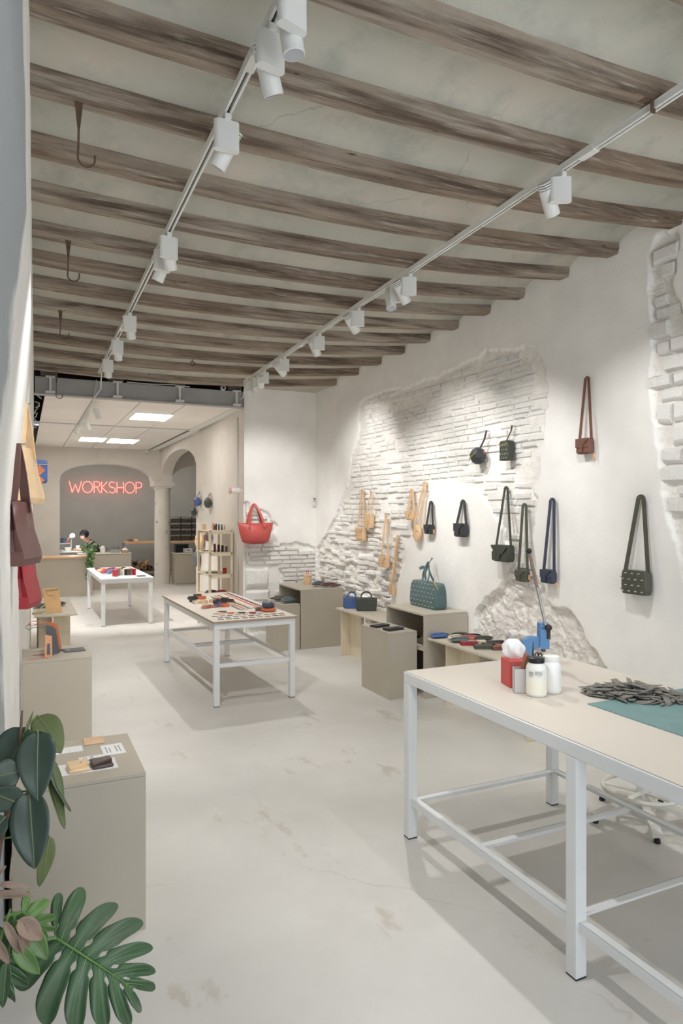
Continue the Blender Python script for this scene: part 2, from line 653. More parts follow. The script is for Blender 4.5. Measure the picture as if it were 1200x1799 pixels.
bricks, stones, pier = [], [], []
z = 0.25
row = 0
while z < 3.1:
    h = 0.043 + R.uniform(-0.006, 0.012)
    y = 3.62 + R.uniform(0, 0.2)
    while y < 8.95:
        w = R.uniform(0.13, 0.27)
        yc, zc = y + w / 2, z + h / 2 + 0.012 * math.sin(y * 1.3 + row)
        good = all(one(exposed_r, yc + q * w * 0.42, zc + p * 0.025) for q in (-1, 0, 1) for p in (-1, 1))
        rr_ = one(rough_r, yc, zc)
        if good and (rr_ < 0.4 or (yc > 6 and R.random() < 0.62)) and R.random() < (0.97 if zc < 2.3 else 0.92) * (1 if float(fbm(np.array([[yc * 1.6]]), np.array([[zc * 1.6]]), 3)[0, 0]) > 0.38 else 0.6):
            rc = one(recess_r, yc, zc)
            flat = 0.88 if zc > 2.3 else 1.0
            bricks.append((XR + rc + 0.008, yc, zc, w, (rc + 0.008 + R.uniform(-0.007, 0.004) + 0.010 * rr_ * R.random()) * flat, h * (1 + rr_ * R.uniform(-0.25, 0.3)), R.uniform(-0.03, 0.03) * (1 + 4 * rr_)))
        y += w + R.uniform(0.006, 0.016)
    z += h + 0.009
    row += 1
z = 0.06
while z < 1.4:
    y = 3.7
    hh = R.uniform(0.05, 0.10)
    while y < 8.95:
        w = R.uniform(0.08, 0.20)
        h = hh * R.uniform(0.8, 1.15)
        yc, zc = y + w / 2 + R.uniform(-0.02, 0.02), z + hh / 2 + R.uniform(-0.02, 0.02)
        if one(rough_r, yc, zc) >= 0.4 and all(one(exposed_r, yc + q * w / 2, zc + p * h / 2) for q in (-1, 1) for p in (-1, 1)) and R.random() < (0.14 if yc < 5.5 else 0.30):
            rc = one(recess_r, yc, zc)
            stones.append((XR + rc + 0.012, yc, zc, w * 1.05, rc * 0.85 + R.uniform(-0.008, 0.014), h * 1.05, R.uniform(-0.25, 0.25)))
        y += w + 0.012
    z += hh + 0.012
# coursed stones of the pier near the window
z = 1.12
while z < 3.5:
    hh = R.uniform(0.05, 0.15)
    y = 2.5
    while y < 3.3:
        w = R.uniform(0.08, 0.20)
        yc, zc = y + w / 2, z + hh / 2
        if all(one(exposed_r, yc + q * w * 0.25, zc + p * hh * 0.3) for q in (-1, 1) for p in (-1, 1)):
            pier.append((XR + 0.05, yc, zc, w, 0.05 + R.uniform(-0.014, 0.012), hh, R.uniform(-0.05, 0.05)))
        y += w + 0.014
    z += hh + 0.012
key = lambda p: p[1]
bricks.sort(key=key)
stones.sort(key=key)
lay(bricks, wr, BR, BRM, 'brick', -PI / 2, 285, 'brickwork_far')
lay(stones, wr, ST, STM, 'rubble_stone', -PI / 2, 285, 'rubble_far')
lay(pier, wr, BR, BRM, 'pier_stone', -PI / 2, 285, 'pier_far')

# ------------------------------------------------------------------ return wall at the end of the shop
RET = [(2.70, 1.70), (2.744, 1.80), (2.752, 1.84), (2.80, 1.856), (2.841, 1.755), (2.955, 1.747), (3.12, 1.692), (3.161, 1.581), (3.228, 1.525),
       (3.195, 1.343), (3.262, 1.255), (3.5, 1.282), (3.717, 1.23), (3.86, 1.162), (3.86, 0.03), (2.70, 0.03)]


def exposed_b(x, z):
    dx = (fbm(x * 8 + 9, z * 8) - 0.5) * 0.07
    dz = (fbm(x * 8 + 70, z * 8 + 50) - 0.5) * 0.07
    return inpoly(x + dx, z + dz, RET)


xs = np.linspace(2.745, 3.87, 110)
zs = np.linspace(0, 4.0, 300)
Xb, Zb = np.meshgrid(xs, zs)
mk = blur(exposed_b(Xb, Zb).astype(float), 1)
Yb = 9.0 + mk * (0.04 + (fbm(Xb * 12, Zb * 12) - 0.5) * 0.02) + (1 - mk) * (fbm(Xb * 1.5, Zb * 1.5, 3) - 0.5) * 0.012
wb = link('wall_back', field('wall_back', np.stack([Xb, Yb, Zb], -1), WHITE_WALL))
tag(wb, 'white return wall with brick showing low down behind the red tote', 'wall', kind='structure')
rb = [(2.93, 9.045, 0.80, 0.34, 0.05, 0.29, 0), (2.935, 9.045, 0.545, 0.35, 0.05, 0.165, 0)]
z = 0.1
row = 0
while z < 1.85:
    h = 0.05 + R.uniform(-0.004, 0.012)
    x = 2.755 + R.uniform(0, 0.1)
    while x < 3.8:
        w = R.uniform(0.16, 0.30)
        xc, zc = x + w / 2, z + h / 2
        inblock = 2.6 < xc - w / 2 < 3.11 and 0.45 < zc < 0.96
        if not inblock and all(one(exposed_b, min(xc + q * w / 2, 3.82), zc + p * 0.03) for q in (-0.45, 0.45) for p in (-0.8, 0.8)):
            rb.append((xc, 9.048, zc, w, 0.046 + R.uniform(-0.008, 0.006), h, R.uniform(-0.02, 0.02)))
        x += w + R.uniform(0.006, 0.014)
    z += h + 0.010
    row += 1
lay(rb, wb, BR, BRM, 'brick', 0.0, 290, 'brickwork_far')

# ------------------------------------------------------------------ left wall, seen at a grazing angle
def wall_x(y, z):
    base = np.interp(y, [-1.6, 1.0, 2.2, 2.8, 3.3, 4.0, 5.0, 5.8, 8.1, 9.1, 16.0, 20.0],
                     [-0.20, -0.17, -0.13, -0.065, -0.05, -0.03, -0.02, -0.016, 0.075, 0.09, 0.20, 0.25])
    hi = np.interp(y, [-1.6, 1.2, 2.6, 5.0, 8.2, 16.0, 20.0], [-0.12, -0.035, 0.022, 0.06, 0.115, 0.2, 0.25])
    t = np.clip((z - 1.75) / 0.9, 0, 1)
    return base * (1 - t) + hi * t


LEFT_M = mat('left_wall_plaster', (238, 236, 232), 0.8, 0.03, 3.0, 0.3, 40)
nt = LEFT_M.node_tree
bs = nt.nodes['Principled BSDF']
cur = bs.inputs['Base Color'].links[0].from_socket
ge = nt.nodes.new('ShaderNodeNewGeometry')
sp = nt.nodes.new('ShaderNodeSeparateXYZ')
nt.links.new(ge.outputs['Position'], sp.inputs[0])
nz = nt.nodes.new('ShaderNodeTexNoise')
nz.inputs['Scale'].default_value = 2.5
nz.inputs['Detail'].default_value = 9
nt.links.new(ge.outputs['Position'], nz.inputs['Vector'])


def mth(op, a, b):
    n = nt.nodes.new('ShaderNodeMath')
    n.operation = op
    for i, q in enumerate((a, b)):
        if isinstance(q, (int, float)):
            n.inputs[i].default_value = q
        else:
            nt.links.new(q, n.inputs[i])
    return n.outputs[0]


# blue-grey tone near the street door, its ragged edge further in towards the floor
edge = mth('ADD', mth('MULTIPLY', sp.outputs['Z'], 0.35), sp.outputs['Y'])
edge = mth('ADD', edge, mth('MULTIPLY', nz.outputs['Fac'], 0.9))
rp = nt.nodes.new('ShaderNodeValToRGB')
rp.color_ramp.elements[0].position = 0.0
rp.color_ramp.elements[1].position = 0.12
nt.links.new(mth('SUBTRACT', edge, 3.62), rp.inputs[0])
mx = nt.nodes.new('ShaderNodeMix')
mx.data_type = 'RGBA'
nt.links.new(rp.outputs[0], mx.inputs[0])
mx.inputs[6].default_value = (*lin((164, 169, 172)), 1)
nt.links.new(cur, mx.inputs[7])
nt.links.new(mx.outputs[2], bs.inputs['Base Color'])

ys = np.concatenate([np.linspace(-1.6, 1.0, 20), np.linspace(1.05, 6.0, 300), np.linspace(6.05, 20.0, 140)])
zs = np.linspace(0, 4.0, 150)
Yl, Zl = np.meshgrid(ys, zs)
bumpy = np.clip((2.0 - Zl) / 0.6, 0.15, 1)
Xl = wall_x(Yl, Zl) + ((fbm(Yl * 5, Zl * 5, 4) - 0.5) * 0.022 * bumpy) * np.clip((9 - Yl) / 2, 0.1, 1)
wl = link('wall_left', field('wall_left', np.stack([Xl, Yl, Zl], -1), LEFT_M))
tag(wl, 'white left wall, rough and blue-grey near the entrance', 'wall', kind='structure')

# ------------------------------------------------------------------ street front behind the camera (window opening)
wf = MB().box(-0.6, 4.1, -1.6, -1.35, 0, 0.35).box(-0.6, 4.1, -1.6, -1.35, 3.05, 4.2).box(-0.6, 0.2, -1.6, -1.35, 0.35, 3.05).box(3.6, 4.1, -1.6, -1.35, 0.35, 3.05)
struct('wall_front', wf, WHITE_WALL, 'white street front wall around the shop window', 'wall')

# ------------------------------------------------------------------ vaulted ceiling and beams
def beam_z(x, y):
    return 1.7 + 1.718 - 0.0574 * x + 0.022 * x * x - 0.0255 * (y - 3.52)


BEAMS = [-1.47 + 0.5 * k for k in range(9)] + [3.01, 3.52, 4.0, 4.51, 4.97, 5.46, 5.96, 6.48, 7.02, 7.6, 8.27]
BW, BH = 0.11, 0.085
CEIL_M = layered('aged_grey_plaster', (190, 188, 176), [
    ((202, 194, 180), 1.1, 0.45, 0.65, (1, 1, 1)),
    ((164, 164, 155), 3.2, 0.5, 0.72, (1, 1, 1)),
    ((196, 188, 172), 9.0, 0.60, 0.70, (1, 1, 1)),
], rough=0.9, bump=0.35, bscale=26)
cracks(CEIL_M, (120, 114, 106), 0.9, 0.0025, 0.4)
yk = []
for i in range(len(BEAMS) - 1):
    for t in np.linspace(0, 1, 9)[:-1]:
        yk.append((BEAMS[i] + BW / 2) * (1 - t) + (BEAMS[i + 1] + BW / 2) * t)
yk += [BEAMS[-1] + BW / 2, 8.44]
yk = [-1.7] + yk
xk = np.linspace(-0.3, 3.95, 30)
Pc = np.zeros((len(yk), len(xk), 3))
for a, y in enumerate(yk):
    rise = 0.0
    for i in range(len(BEAMS) - 1):
        y0, y1 = BEAMS[i] + BW, BEAMS[i + 1]
        if y0 < y < y1:
            t = (y - y0) / (y1 - y0)
            rise = 0.055 * (1 - (2 * t - 1) ** 2)
    for b, x in enumerate(xk):
        Pc[a, b] = (x, y, beam_z(x, y) + BH - 0.012 + rise)
ce = link('ceiling', field('ceiling', Pc, CEIL_M))
tag(ce, 'grey plaster ceiling of shallow vaults between old wooden beams', 'ceiling', kind='structure')
BEAM_M = layered('old_oak_beam', (140, 121, 104), [
    ((164, 153, 139), 0.9, 0.40, 0.62, (0.6, 0.6, 0.6)),
    ((94, 78, 65), 3.0, 0.44, 0.62, (0.35, 5, 5)),
    ((172, 162, 149), 6.0, 0.55, 0.70, (0.5, 9, 9)),
    ((74, 62, 52), 12.0, 0.66, 0.70, (0.6, 2, 2)),
], rough=0.85, bump=0.7, bscale=30)
nt = BEAM_M.node_tree
for n in nt.nodes:
    if n.type == 'BUMP':
        n.inputs['Distance'].default_value = 0.006
xb = np.linspace(-0.25, 3.86, 26)
for bi, y0 in enumerate(BEAMS):
    if y0 < 0.6:
        continue
    mb = MB()
    rr = random.Random(bi)
    ph, am = rr.uniform(0, 6), rr.uniform(0.002, 0.006)
    for x in xb:
        zb = beam_z(x, y0)
        wv = am * math.sin(x * 2.1 + ph) + rr.uniform(-0.0015, 0.0015)
        ht = zb + BH + 0.05
        c = 0.016 + rr.uniform(-0.002, 0.002)
        prof = [(0, ht), (0, zb + 0.031), (0.007, zb + 0.028), (0.009, zb + 0.021), (0.004, zb + 0.017), (0.012 + c * 0.2, zb), (BW - c * 0.6, zb), (BW, zb + c), (BW, ht)]
        mb.v += [(x, y0 + wv + a, b) for a, b in prof]
    for k in range(len(xb) - 1):
        for q in range(8):
            a = k * 9 + q
            mb.f.append((a, a + 1, a + 10, a + 9))
    mb.f.append(tuple(range(9)))
    mb.f.append(tuple((len(xb) - 1) * 9 + q for q in reversed(range(9))))
    mb.build('ceiling_beam', BEAM_M, ce, smooth=True, angle=12)

# ------------------------------------------------------------------ rooms behind the shop
struct('wall_inner', MB().prism([(2.775, 9.0), (2.86, 12.35), (3.12, 12.35), (3.05, 9.25), (3.87, 9.25), (3.87, 9.07), (2.79, 9.07)], 0, 3.6, lambda a, b, d: (a, b, d)),
       mat('cream_white_wall', (214, 208, 200), 0.8, 0.03, 3.0, 0.2, 50), 'cream wall beside the shelf where small pouches hang', 'wall', bevel=0.02)
WARM = MATS['cream_white_wall']


def arc(a0, a1, spring, crown, n=14):
    """points of a segmental arch from a0 to a1"""
    out = []
    for k in range(n + 1):
        t = k / n
        out.append((a0 + (a1 - a0) * (0.5 - 0.5 * math.cos(PI * t)), spring + (crown - spring) * math.sin(PI * t) ** 0.8))
    return out


fa = [(-0.3, 0), (0.76, 0)] + arc(0.76, 2.76, 2.40, 2.80) + [(3.2, 2.42)] + arc(3.2, 5.2, 2.42, 2.85) + [(5.2, 0), (5.8, 0), (5.8, 3.6), (-0.3, 3.6)]
struct('wall_arch', MB().prism(fa, 16.4, 16.75, lambda a, b, d: (a, d, b)), WARM, 'white wall with a wide arch opening to the workshop', 'wall', bevel=0.015)
sa = [(12.3, 2.42)] + arc(12.3, 16.25, 2.40, 2.98) + [(16.42, 2.42), (16.42, 3.6), (12.3, 3.6)]
struct('wall_arch_side', MB().prism(sa, 0, 0.26, lambda a, b, d: (2.86 + (a - 12.3) * 0.02 + d, a, b)), WARM,
       'white side arch springing from the round column', 'wall', bevel=0.015)
CW = layered('worn_white_column', (222, 216, 206), [((150, 142, 132), 5.0, 0.62, 0.66, (1, 1, 0.8))], 0.8, 0.2, 40)
col = thing('column', 'round white column with a square capital and worn base', 'column', (3.02, 16.5, 0))
col['kind'] = 'structure'
MB().lathe([(0.185, 0), (0.185, 1.0), (0.178, 2.2), (0.20, 2.24), (0.20, 2.27)], 28).build('shaft', CW, col, smooth=True)
MB().box(-0.25, 0.25, -0.25, 0.25, 2.30, 2.43).box(-0.22, 0.22, -0.22, 0.22, 2.265, 2.31).build('capital', WARM, col, bevel=0.012)
GREYW = mat('grey_green_wall', (158, 160, 157), 0.8, 0.03, 2.0, 0.1, 40)
struct('wall_far', MB().box(-0.3, 6.0, 19.6, 19.8, 0, 3.7), GREYW, 'grey-green back wall of the workshop carrying the neon sign', 'wall')
struct('wall_far_right', MB().box(5.8, 6.0, 9.2, 19.7, 0, 3.7).box(3.87, 6.0, 9.05, 9.25, 0, 3.7), GREYW, 'grey side wall of the workshop', 'wall')
struct('ceiling_far', MB().box(-0.3, 6.0, 16.7, 19.8, 3.3, 3.45).box(3.1, 6.0, 9.1, 16.7, 3.3, 3.45), WARM, 'plain white ceiling over the workshop', 'ceiling')
struct('ceiling_strip', MB().box(2.74, 3.95, 8.42, 9.1, 3.40, 3.5), CEIL_M, 'plaster ceiling strip above the return wall', 'ceiling')
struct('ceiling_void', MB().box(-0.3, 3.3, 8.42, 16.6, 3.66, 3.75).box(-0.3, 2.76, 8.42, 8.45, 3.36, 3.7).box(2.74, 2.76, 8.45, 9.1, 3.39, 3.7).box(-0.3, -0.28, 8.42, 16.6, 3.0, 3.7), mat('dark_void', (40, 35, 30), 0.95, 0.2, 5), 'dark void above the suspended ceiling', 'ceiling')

# suspended ceiling: T bars, panels, light panels
cs = tag(MB().box(0.13, 2.86, 9.12, 9.17, 3.135, 3.16).box(0.13, 2.86, 12.0, 12.06, 3.135, 3.16).box(0.13, 2.95, 16.34, 16.4, 3.135, 3.16)
         .box(2.66, 2.80, 9.12, 12.05, 3.137, 3.15).box(2.70, 2.86, 12.05, 16.4, 3.137, 3.15).build('ceiling_suspended', FIX_W),
         'suspended office ceiling grid of white metal bars', 'ceiling', kind='structure')
PAN = mat('ceiling_panel_white', (238, 232, 226), 0.8, 0.02, 2.0)
for y0, y1 in ((9.2, 11.94), (12.12, 16.3)):
    xc = [0.25, 0.82, 1.41, 2.0, 2.66]
    for k in range(4):
        MB().box(xc[k] + 0.006, xc[k + 1] - 0.006, y0, y1, 3.143, 3.17).build('ceiling_panel', PAN, cs, bevel=0.003)
for k, (x0, x1, y0, y1, lb) in enumerate(((1.50, 2.02, 10.2, 10.88, 'square bright light panel nearest in the suspended ceiling'),
                                          (1.03, 1.48, 13.95, 14.65, 'far left light panel in the suspended ceiling'),
                                          (1.58, 2.1, 13.98, 14.75, 'far right light panel in the suspended ceiling'))):
    t = thing('ceiling_lamp', lb, 'ceiling light', (0, 0, 0), group='ceiling light panels')
    MB().box(x0 - 0.015, x1 + 0.015, y0 - 0.015, y1 + 0.015, 3.130, 3.144).build('frame', FIX_W, t)
    MB().box(x0, x1, y0, y1, 3.124, 3.132).build('diffuser', emit('panel_glow', (255, 250, 244), PANEL_E), t)
# steel girder closing the shop ceiling
g = thing('steel_girder', 'grey steel girder with white stiffeners above the suspended ceiling', 'girder', (0.14, 9.05, 3.14))
g['kind'] = 'structure'
GM = mat('grey_painted_girder', (176, 174, 172), 0.6, 0.05, 4)
MB().box(0, 2.66, 0.0, 0.02, 0.0, 0.20).build('web', GM, g)
MB().box(0, 2.66, -0.03, 0.10, -0.012, 0.0).build('bottom_flange', GM, g)
MB().box(0, 2.66, -0.03, 0.10, 0.188, 0.20).build('top_flange', GM, g)
for x in (0.17, 0.95, 1.73, 2.50):
    MB().box(x - 0.014, x + 0.014, -0.06, 0.0, 0.01, 0.208).box(x - 0.055, x + 0.055, -0.075, 0.0, 0.005, 0.03).box(x - 0.055, x + 0.055, -0.075, 0.0, 0.19, 0.212).build('stiffener', FIX_W, g, bevel=0.003)
    MB().box(x - 0.11, x + 0.08, -0.02, 0.14, 0.214, 0.32).build('bearing_block', mat('grey_concrete', (118, 112, 104), 0.9, 0.1, 8), g, bevel=0.01)

try:
    SC.cycles.diffuse_bounces = 10
    SC.cycles.max_bounces = 14
except Exception:
    pass

# ------------------------------------------------------------------ light tracks and spotlights
T1X, T2X = 0.78, 2.44


def track_z(x, y):
    return beam_z(x, y) - 0.004


def make_track(x, y0, y1, label):
    t = thing('light_track', label, 'light track', (x, y0, track_z(x, y0)))
    n = 12
    yk = [y0 + (y1 - y0) * k / n for k in range(n + 1)]
    pts = [(0, y - y0, track_z(x, y) - track_z(x, y0)) for y in yk]
    rail = MB()
    for s in (-1, 1):
        rail.band([(p[0] + s * 0.0115, p[1], p[2] - 0.016) for p in pts], (1, 0, 0), 0.010, 0.032)
    rail.band([(p[0], p[1], p[2] - 0.003) for p in pts], (1, 0, 0), 0.036, 0.006)
    rail.build('rail', FIX_W, t)
    MB().band([(p[0], p[1], p[2] - 0.012) for p in pts], (1, 0, 0), 0.012, 0.004).build('groove', mat('dark_groove', (96, 94, 92), 0.5), t)
    for y in (yk[3], yk[6], yk[9]):
        MB().box(-0.02, 0.02, y - y0 - 0.05, y - y0 + 0.05, track_z(x, y) - track_z(x, y0) - 0.036, track_z(x, y) - track_z(x, y0) - 0.002).build('joiner', FIX_W, t)
    return t


make_track(T1X, 0.6, 8.03, 'white ceiling light track on the left of the shop')
make_track(T2X, 0.6, 7.98, 'white ceiling light track on the right nearer the bag wall')

LENS = emit('spot_lens', (228, 238, 255), 9.0)
REFL = mat('spot_reflector', (210, 218, 232), 0.25, 0.02, 5, metal=0.7)


def spotlight(x, y, aim, label, power=1.0, cone=62, turn=0.0, blend=0.85, drop=0.0):
    z = track_z(x, y) - 0.046
    t = thing('track_spotlight', label, 'spotlight', (x, y, z), group='white track spotlights')
    d = (Vector(aim) - Vector((x, y, z - 0.12))).normalized()
    hd = Vector((d.x, d.y, 0))
    hd = hd.normalized() if hd.length > 0.05 else Vector((0, -1, 0))
    ca, sa_ = math.cos(turn), math.sin(turn)
    rot = Matrix.Rotation(turn, 4, 'Z')
    MB().box(-0.014, 0.014, -0.03, 0.03, -0.012, 0.012).build('adapter', FIX_W, t, bevel=0.003)
    m = MB()
    n = 6
    prof = []
    bw, bd, rc = 0.054, 0.021, 0.020
    for cx, cy, a0 in ((bw - rc, bd - rc, 0), (-(bw - rc), bd - rc, 90), (-(bw - rc), -(bd - rc), 180), (bw - rc, -(bd - rc), 270)):
        for k in range(n + 1):
            w = math.radians(a0 + 90 * k / n)
            prof.append((cx + rc * math.cos(w), cy + rc * math.sin(w)))
    m.prism(prof, -0.012, -0.132, lambda a, b, q: (a * ca - b * sa_, a * sa_ + b * ca, q))
    m.build('driver_box', FIX_W, t, smooth=True, angle=30)
    # lamp head beside the box, tilted to its aim
    c = Vector((-0.018 if x > 1.5 else 0.012, 0.062, -0.112 - drop)) + hd * 0.008
    q = d.to_track_quat('Z', 'Y').to_matrix().to_4x4()
    rr = 0.037
    hm = Matrix.Translation(c) @ q
    MB().lathe([(rr * 0.9, -0.07), (rr, -0.06), (rr, 0.062), (rr - 0.003, 0.064), (rr - 0.004, 0.058)], 22, m=hm).build('head', FIX_W, t, smooth=True, angle=50)
    ring = MB()
    ring.lathe([(rr - 0.004, 0.0635), (rr - 0.012, 0.050), (0.016, 0.040), (0.016, 0.039), (rr - 0.011, 0.049)], 22, m=hm)
    rg_ = ring.build('reflector', REFL, t, smooth=True, angle=50)
    MB().lathe([(0.0155, 0.0405), (0.0155, 0.0425)], 18, m=hm).build('lens', LENS, t)
    MB().tube([(0, 0, -0.10), tuple(c)], 0.010, 8).build('joint', FIX_W, t)
    for k in range(3):
        MB().lathe([(rr * 0.93, -0.074 - 0.012 * k), (rr * 0.93, -0.080 - 0.012 * k)], 18, m=hm).build('cooling_fin', FIX_W, t, smooth=True)
    l = bpy.data.lights.new('spot_light', 'SPOT')
    l.energy = SPOT_W * power
    l.spot_size = math.radians(cone + (14 if aim[0] > 3 else 4))
    l.spot_blend = blend
    l.shadow_soft_size = 0.018
    l.color = (1.0, 0.988, 0.972)
    lo = bpy.data.objects.new('spot_light', l)
    COL.objects.link(lo)
    lo.parent = t
    lo.location = c + d * 0.072
    lo.rotation_euler = d.to_track_quat('-Z', 'Y').to_euler()
    return t


SPOTS = [
    (T1X, 2.04, (1.25, 1.9, 0.0), 'spotlight of the near left pair aimed back to the camera', 0.75, 75, 0.3),
    (T1X, 2.25, (2.0, 3.2, 0.5), 'spotlight of the near left pair aimed at the near worktable', 0.7, 70, 0.2),
    (T1X, 2.81, (0.0, 3.7, 1.5), 'single spotlight on the left track with tilted lamp head facing the left wall', 1.0, 70, 0.0),
    (T1X, 4.06, (1.7, 5.6, 0.3), 'front spotlight of the second pair on the left track', 1.2, 66, 0.15),
    (T1X, 4.28, (0.1, 5.0, 1.2), 'rear spotlight of the second pair on the left track', 0.7, 62, 0.4),
    (T1X, 5.68, (1.5, 7.2, 0.3), 'third spotlight along the left track', 0.7, 66, -0.1),
    (T1X, 6.45, (1.2, 8.2, 0.0), 'fourth spotlight along the left track', 0.65, 66, 0.1),
    (T1X, 7.22, (0.9, 9.2, 0.2), 'last spotlight on the left track above the girder', 0.7, 56, 0.0),
    (T2X, 1.40, (2.3, 1.8, 0.8), 'spotlight above the near end of the worktable', 0.5, 75, -0.5),
    (T2X, 2.63, (3.75, 3.2, 1.5), 'nearest visible spotlight on the right track', 0.82, 66, -0.5),
    (T2X, 4.11, (3.75, 4.5, 1.6), 'front spotlight of the pair on the right track', 0.9, 62, -0.5),
    (T2X, 4.28, (2.2, 3.2, 0.5), 'rear spotlight of the pair on the right track', 1.1, 72, -0.5),
    (T2X, 4.91, (3.75, 5.4, 1.9), 'third spotlight along the right track', 1.0, 60, -0.5),
    (T2X, 5.70, (3.75, 6.3, 1.3), 'fourth spotlight along the right track', 0.95, 60, -0.5),
    (T2X, 6.61, (3.75, 7.3, 2.1), 'fifth spotlight along the right track', 1.0, 56, -0.5),
    (T2X, 7.25, (3.1, 8.95, 1.7), 'first of three spotlights at the end of the right track', 0.85, 54, -0.5),
    (T2X, 7.50, (1.9, 6.6, 0.4), 'middle of three spotlights at the end of the right track', 1.3, 66, -0.5),
    (T2X, 7.75, (3.3, 8.3, 0.6), 'last of three spotlights at the end of the right track', 0.8, 60, -0.5),
]
for a in SPOTS:
    spotlight(*a[:4], power=a[4], cone=a[5], turn=a[6])

# ------------------------------------------------------------------ display furniture
def leg_set(t, spots, w, h, foot=True):
    for x, y in spots:
        lg = MB().box(x - w / 2, x + w / 2, y - w / 2, y + w / 2, 0.006, h).build('leg', STEEL_W, t, bevel=0.003)
        if foot:
            MB().box(x - w / 2 + 0.001, x + w / 2 - 0.001, y - w / 2 + 0.001, y + w / 2 - 0.001, 0, 0.008).build('foot_cap', BLACK, lg)


def L_rail(t, name, a, b, z, flip=1):
    """angle-iron rail from a to b (x or y aligned) with its flat top at z"""
    (x0, y0), (x1, y1) = a, b
    if abs(x1 - x0) > abs(y1 - y0):
        mb = MB().box(x0, x1, y0 - 0.002, y0 + 0.002, z - 0.035, z).box(x0, x1, min(y0, y0 + flip * 0.035), max(y0, y0 + flip * 0.035), z - 0.004, z)
    else:
        mb = MB().box(x0 - 0.002, x0 + 0.002, y0, y1, z - 0.035, z).box(min(x0, x0 + flip * 0.035), max(x0, x0 + flip * 0.035), y0, y1, z - 0.004, z)
    mb.build(name, STEEL_W, t)


# near worktable
NT = thing('work_table', 'large white steel worktable with cream top in the right foreground', 'table', (1.815, 3.11, 0))
nw, nl, nh, lw = 1.01, 2.46, 0.866, 0.052
xa, xb_ = lw / 2, nw - lw / 2
leg_set(NT, [(x, -lw / 2 - k * 1.18) for k in range(3) for x in (xa, xb_)], lw, nh - 0.0605)
ap = MB()
ap.box(0, nw, -lw, 0, nh - 0.06, nh - 0.004).box(0, nw, -nl, -nl + lw, nh - 0.06, nh - 0.004)
ap.box(0, lw, -nl + lw, -lw, nh - 0.06, nh - 0.004).box(nw - lw, nw, -nl + lw, -lw, nh - 0.06, nh - 0.004)
ap.build('top_frame', STEEL_W, NT, bevel=0.004)
MB().box(0.006, nw - 0.006, -nl + 0.006, -0.006, nh - 0.0038, nh).build('table_top', TOP_CREAM, NT, bevel=0.0015)
for x, fl_ in ((xa - 0.01, 1), (xb_ + 0.01, -1)):
    for k in range(2):
        L_rail(NT, 'long_rail', (x, -lw - (k + 1) * 1.18 + 0.04), (x, -lw - k * 1.18 + 0.012), 0.21, fl_)
for y in (-0.03, -0.58, -1.16, -1.75, -2.36):
    L_rail(NT, 'cross_rail', (xa, y), (xb_, y), 0.205, -1)

# middle display table
MT = thing('display_table', 'white display table covered with belts, straps and leather swatches', 'table', (1.865, 6.87, 0), 0.025)
leg_set(MT, [(sx * 0.355, sy * 1.0) for sx in (-1, 1) for sy in (-1, 1)], 0.05, 0.6745)
ap = MB()
for s in (-1, 1):
    ap.box(-0.38, 0.38, s * 1.0 - 0.025, s * 1.0 + 0.025, 0.675, 0.728)
    ap.box(s * 0.355 - 0.025, s * 0.355 + 0.025, -0.975, 0.975, 0.675, 0.728)
ap.build('top_frame', STEEL_W, MT, bevel=0.003)
MB().box(-0.395, 0.395, -1.045, 1.045, 0.732, 0.748).build('table_top', EDGE_BR, MT, bevel=0.001)
MB().box(-0.394, 0.394, -1.044, 1.044, 0.748, 0.750).build('top_laminate', TOP_CREAM, MT)
for s in (-1, 1):
    L_rail(MT, 'long_rail', (s * 0.355, -0.98), (s * 0.355, 0.98), 0.375, -s)
for y in (-1.0, 0.0, 1.0):
    L_rail(MT, 'cross_rail', (-0.335, y), (0.335, y), 0.37, 1 if y < 0.5 else -1)

# far display table
FT = thing('display_table', 'white display table with standing wallets in front of the counter', 'table', (1.425, 11.75, 0), 0.01)
leg_set(FT, [(sx * 0.345, sy * 1.06) for sx in (-1, 1) for sy in (-1, 1)], 0.055, 0.6345)
ap = MB()
for s in (-1, 1):
    ap.box(-0.37, 0.37, s * 1.06 - 0.026, s * 1.06 + 0.026, 0.635, 0.69)
    ap.box(s * 0.345 - 0.026, s * 0.345 + 0.026, -1.034, 1.034, 0.635, 0.69)
ap.build('top_frame', STEEL_W, FT, bevel=0.003)
MB().box(-0.385, 0.385, -1.10, 1.10, 0.69, 0.71).build('table_top', STEEL_W, FT, bevel=0.003)


def plinth(label, x0, x1, y0, y1, h):
    """closed display plinth of mitred lacquered boards"""
    t = thing('plinth', label, 'plinth', ((x0 + x1) / 2, (y0 + y1) / 2, 0), group='greige plinths')
    a, b, p = (x1 - x0) / 2, (y1 - y0) / 2, 0.016
    MB().box(-a, a, -b, b, h - p, h).build('top_panel', PLINTH, t, bevel=0.0015)
    MB().box(-a, a, -b, -b + p, 0, h - p - 0.0008).build('side_panel', PLINTH, t, bevel=0.0012)
    MB().box(-a, a, b - p, b, 0, h - p - 0.0008).build('side_panel', PLINTH, t, bevel=0.0012)
    MB().box(-a, -a + p, -b + p, b - p, 0, h - p - 0.0008).build('side_panel', PLINTH, t, bevel=0.0012)
    MB().box(a - p, a, -b + p, b - p, 0, h - p - 0.0008).build('side_panel', PLINTH, t, bevel=0.0012)
    return t


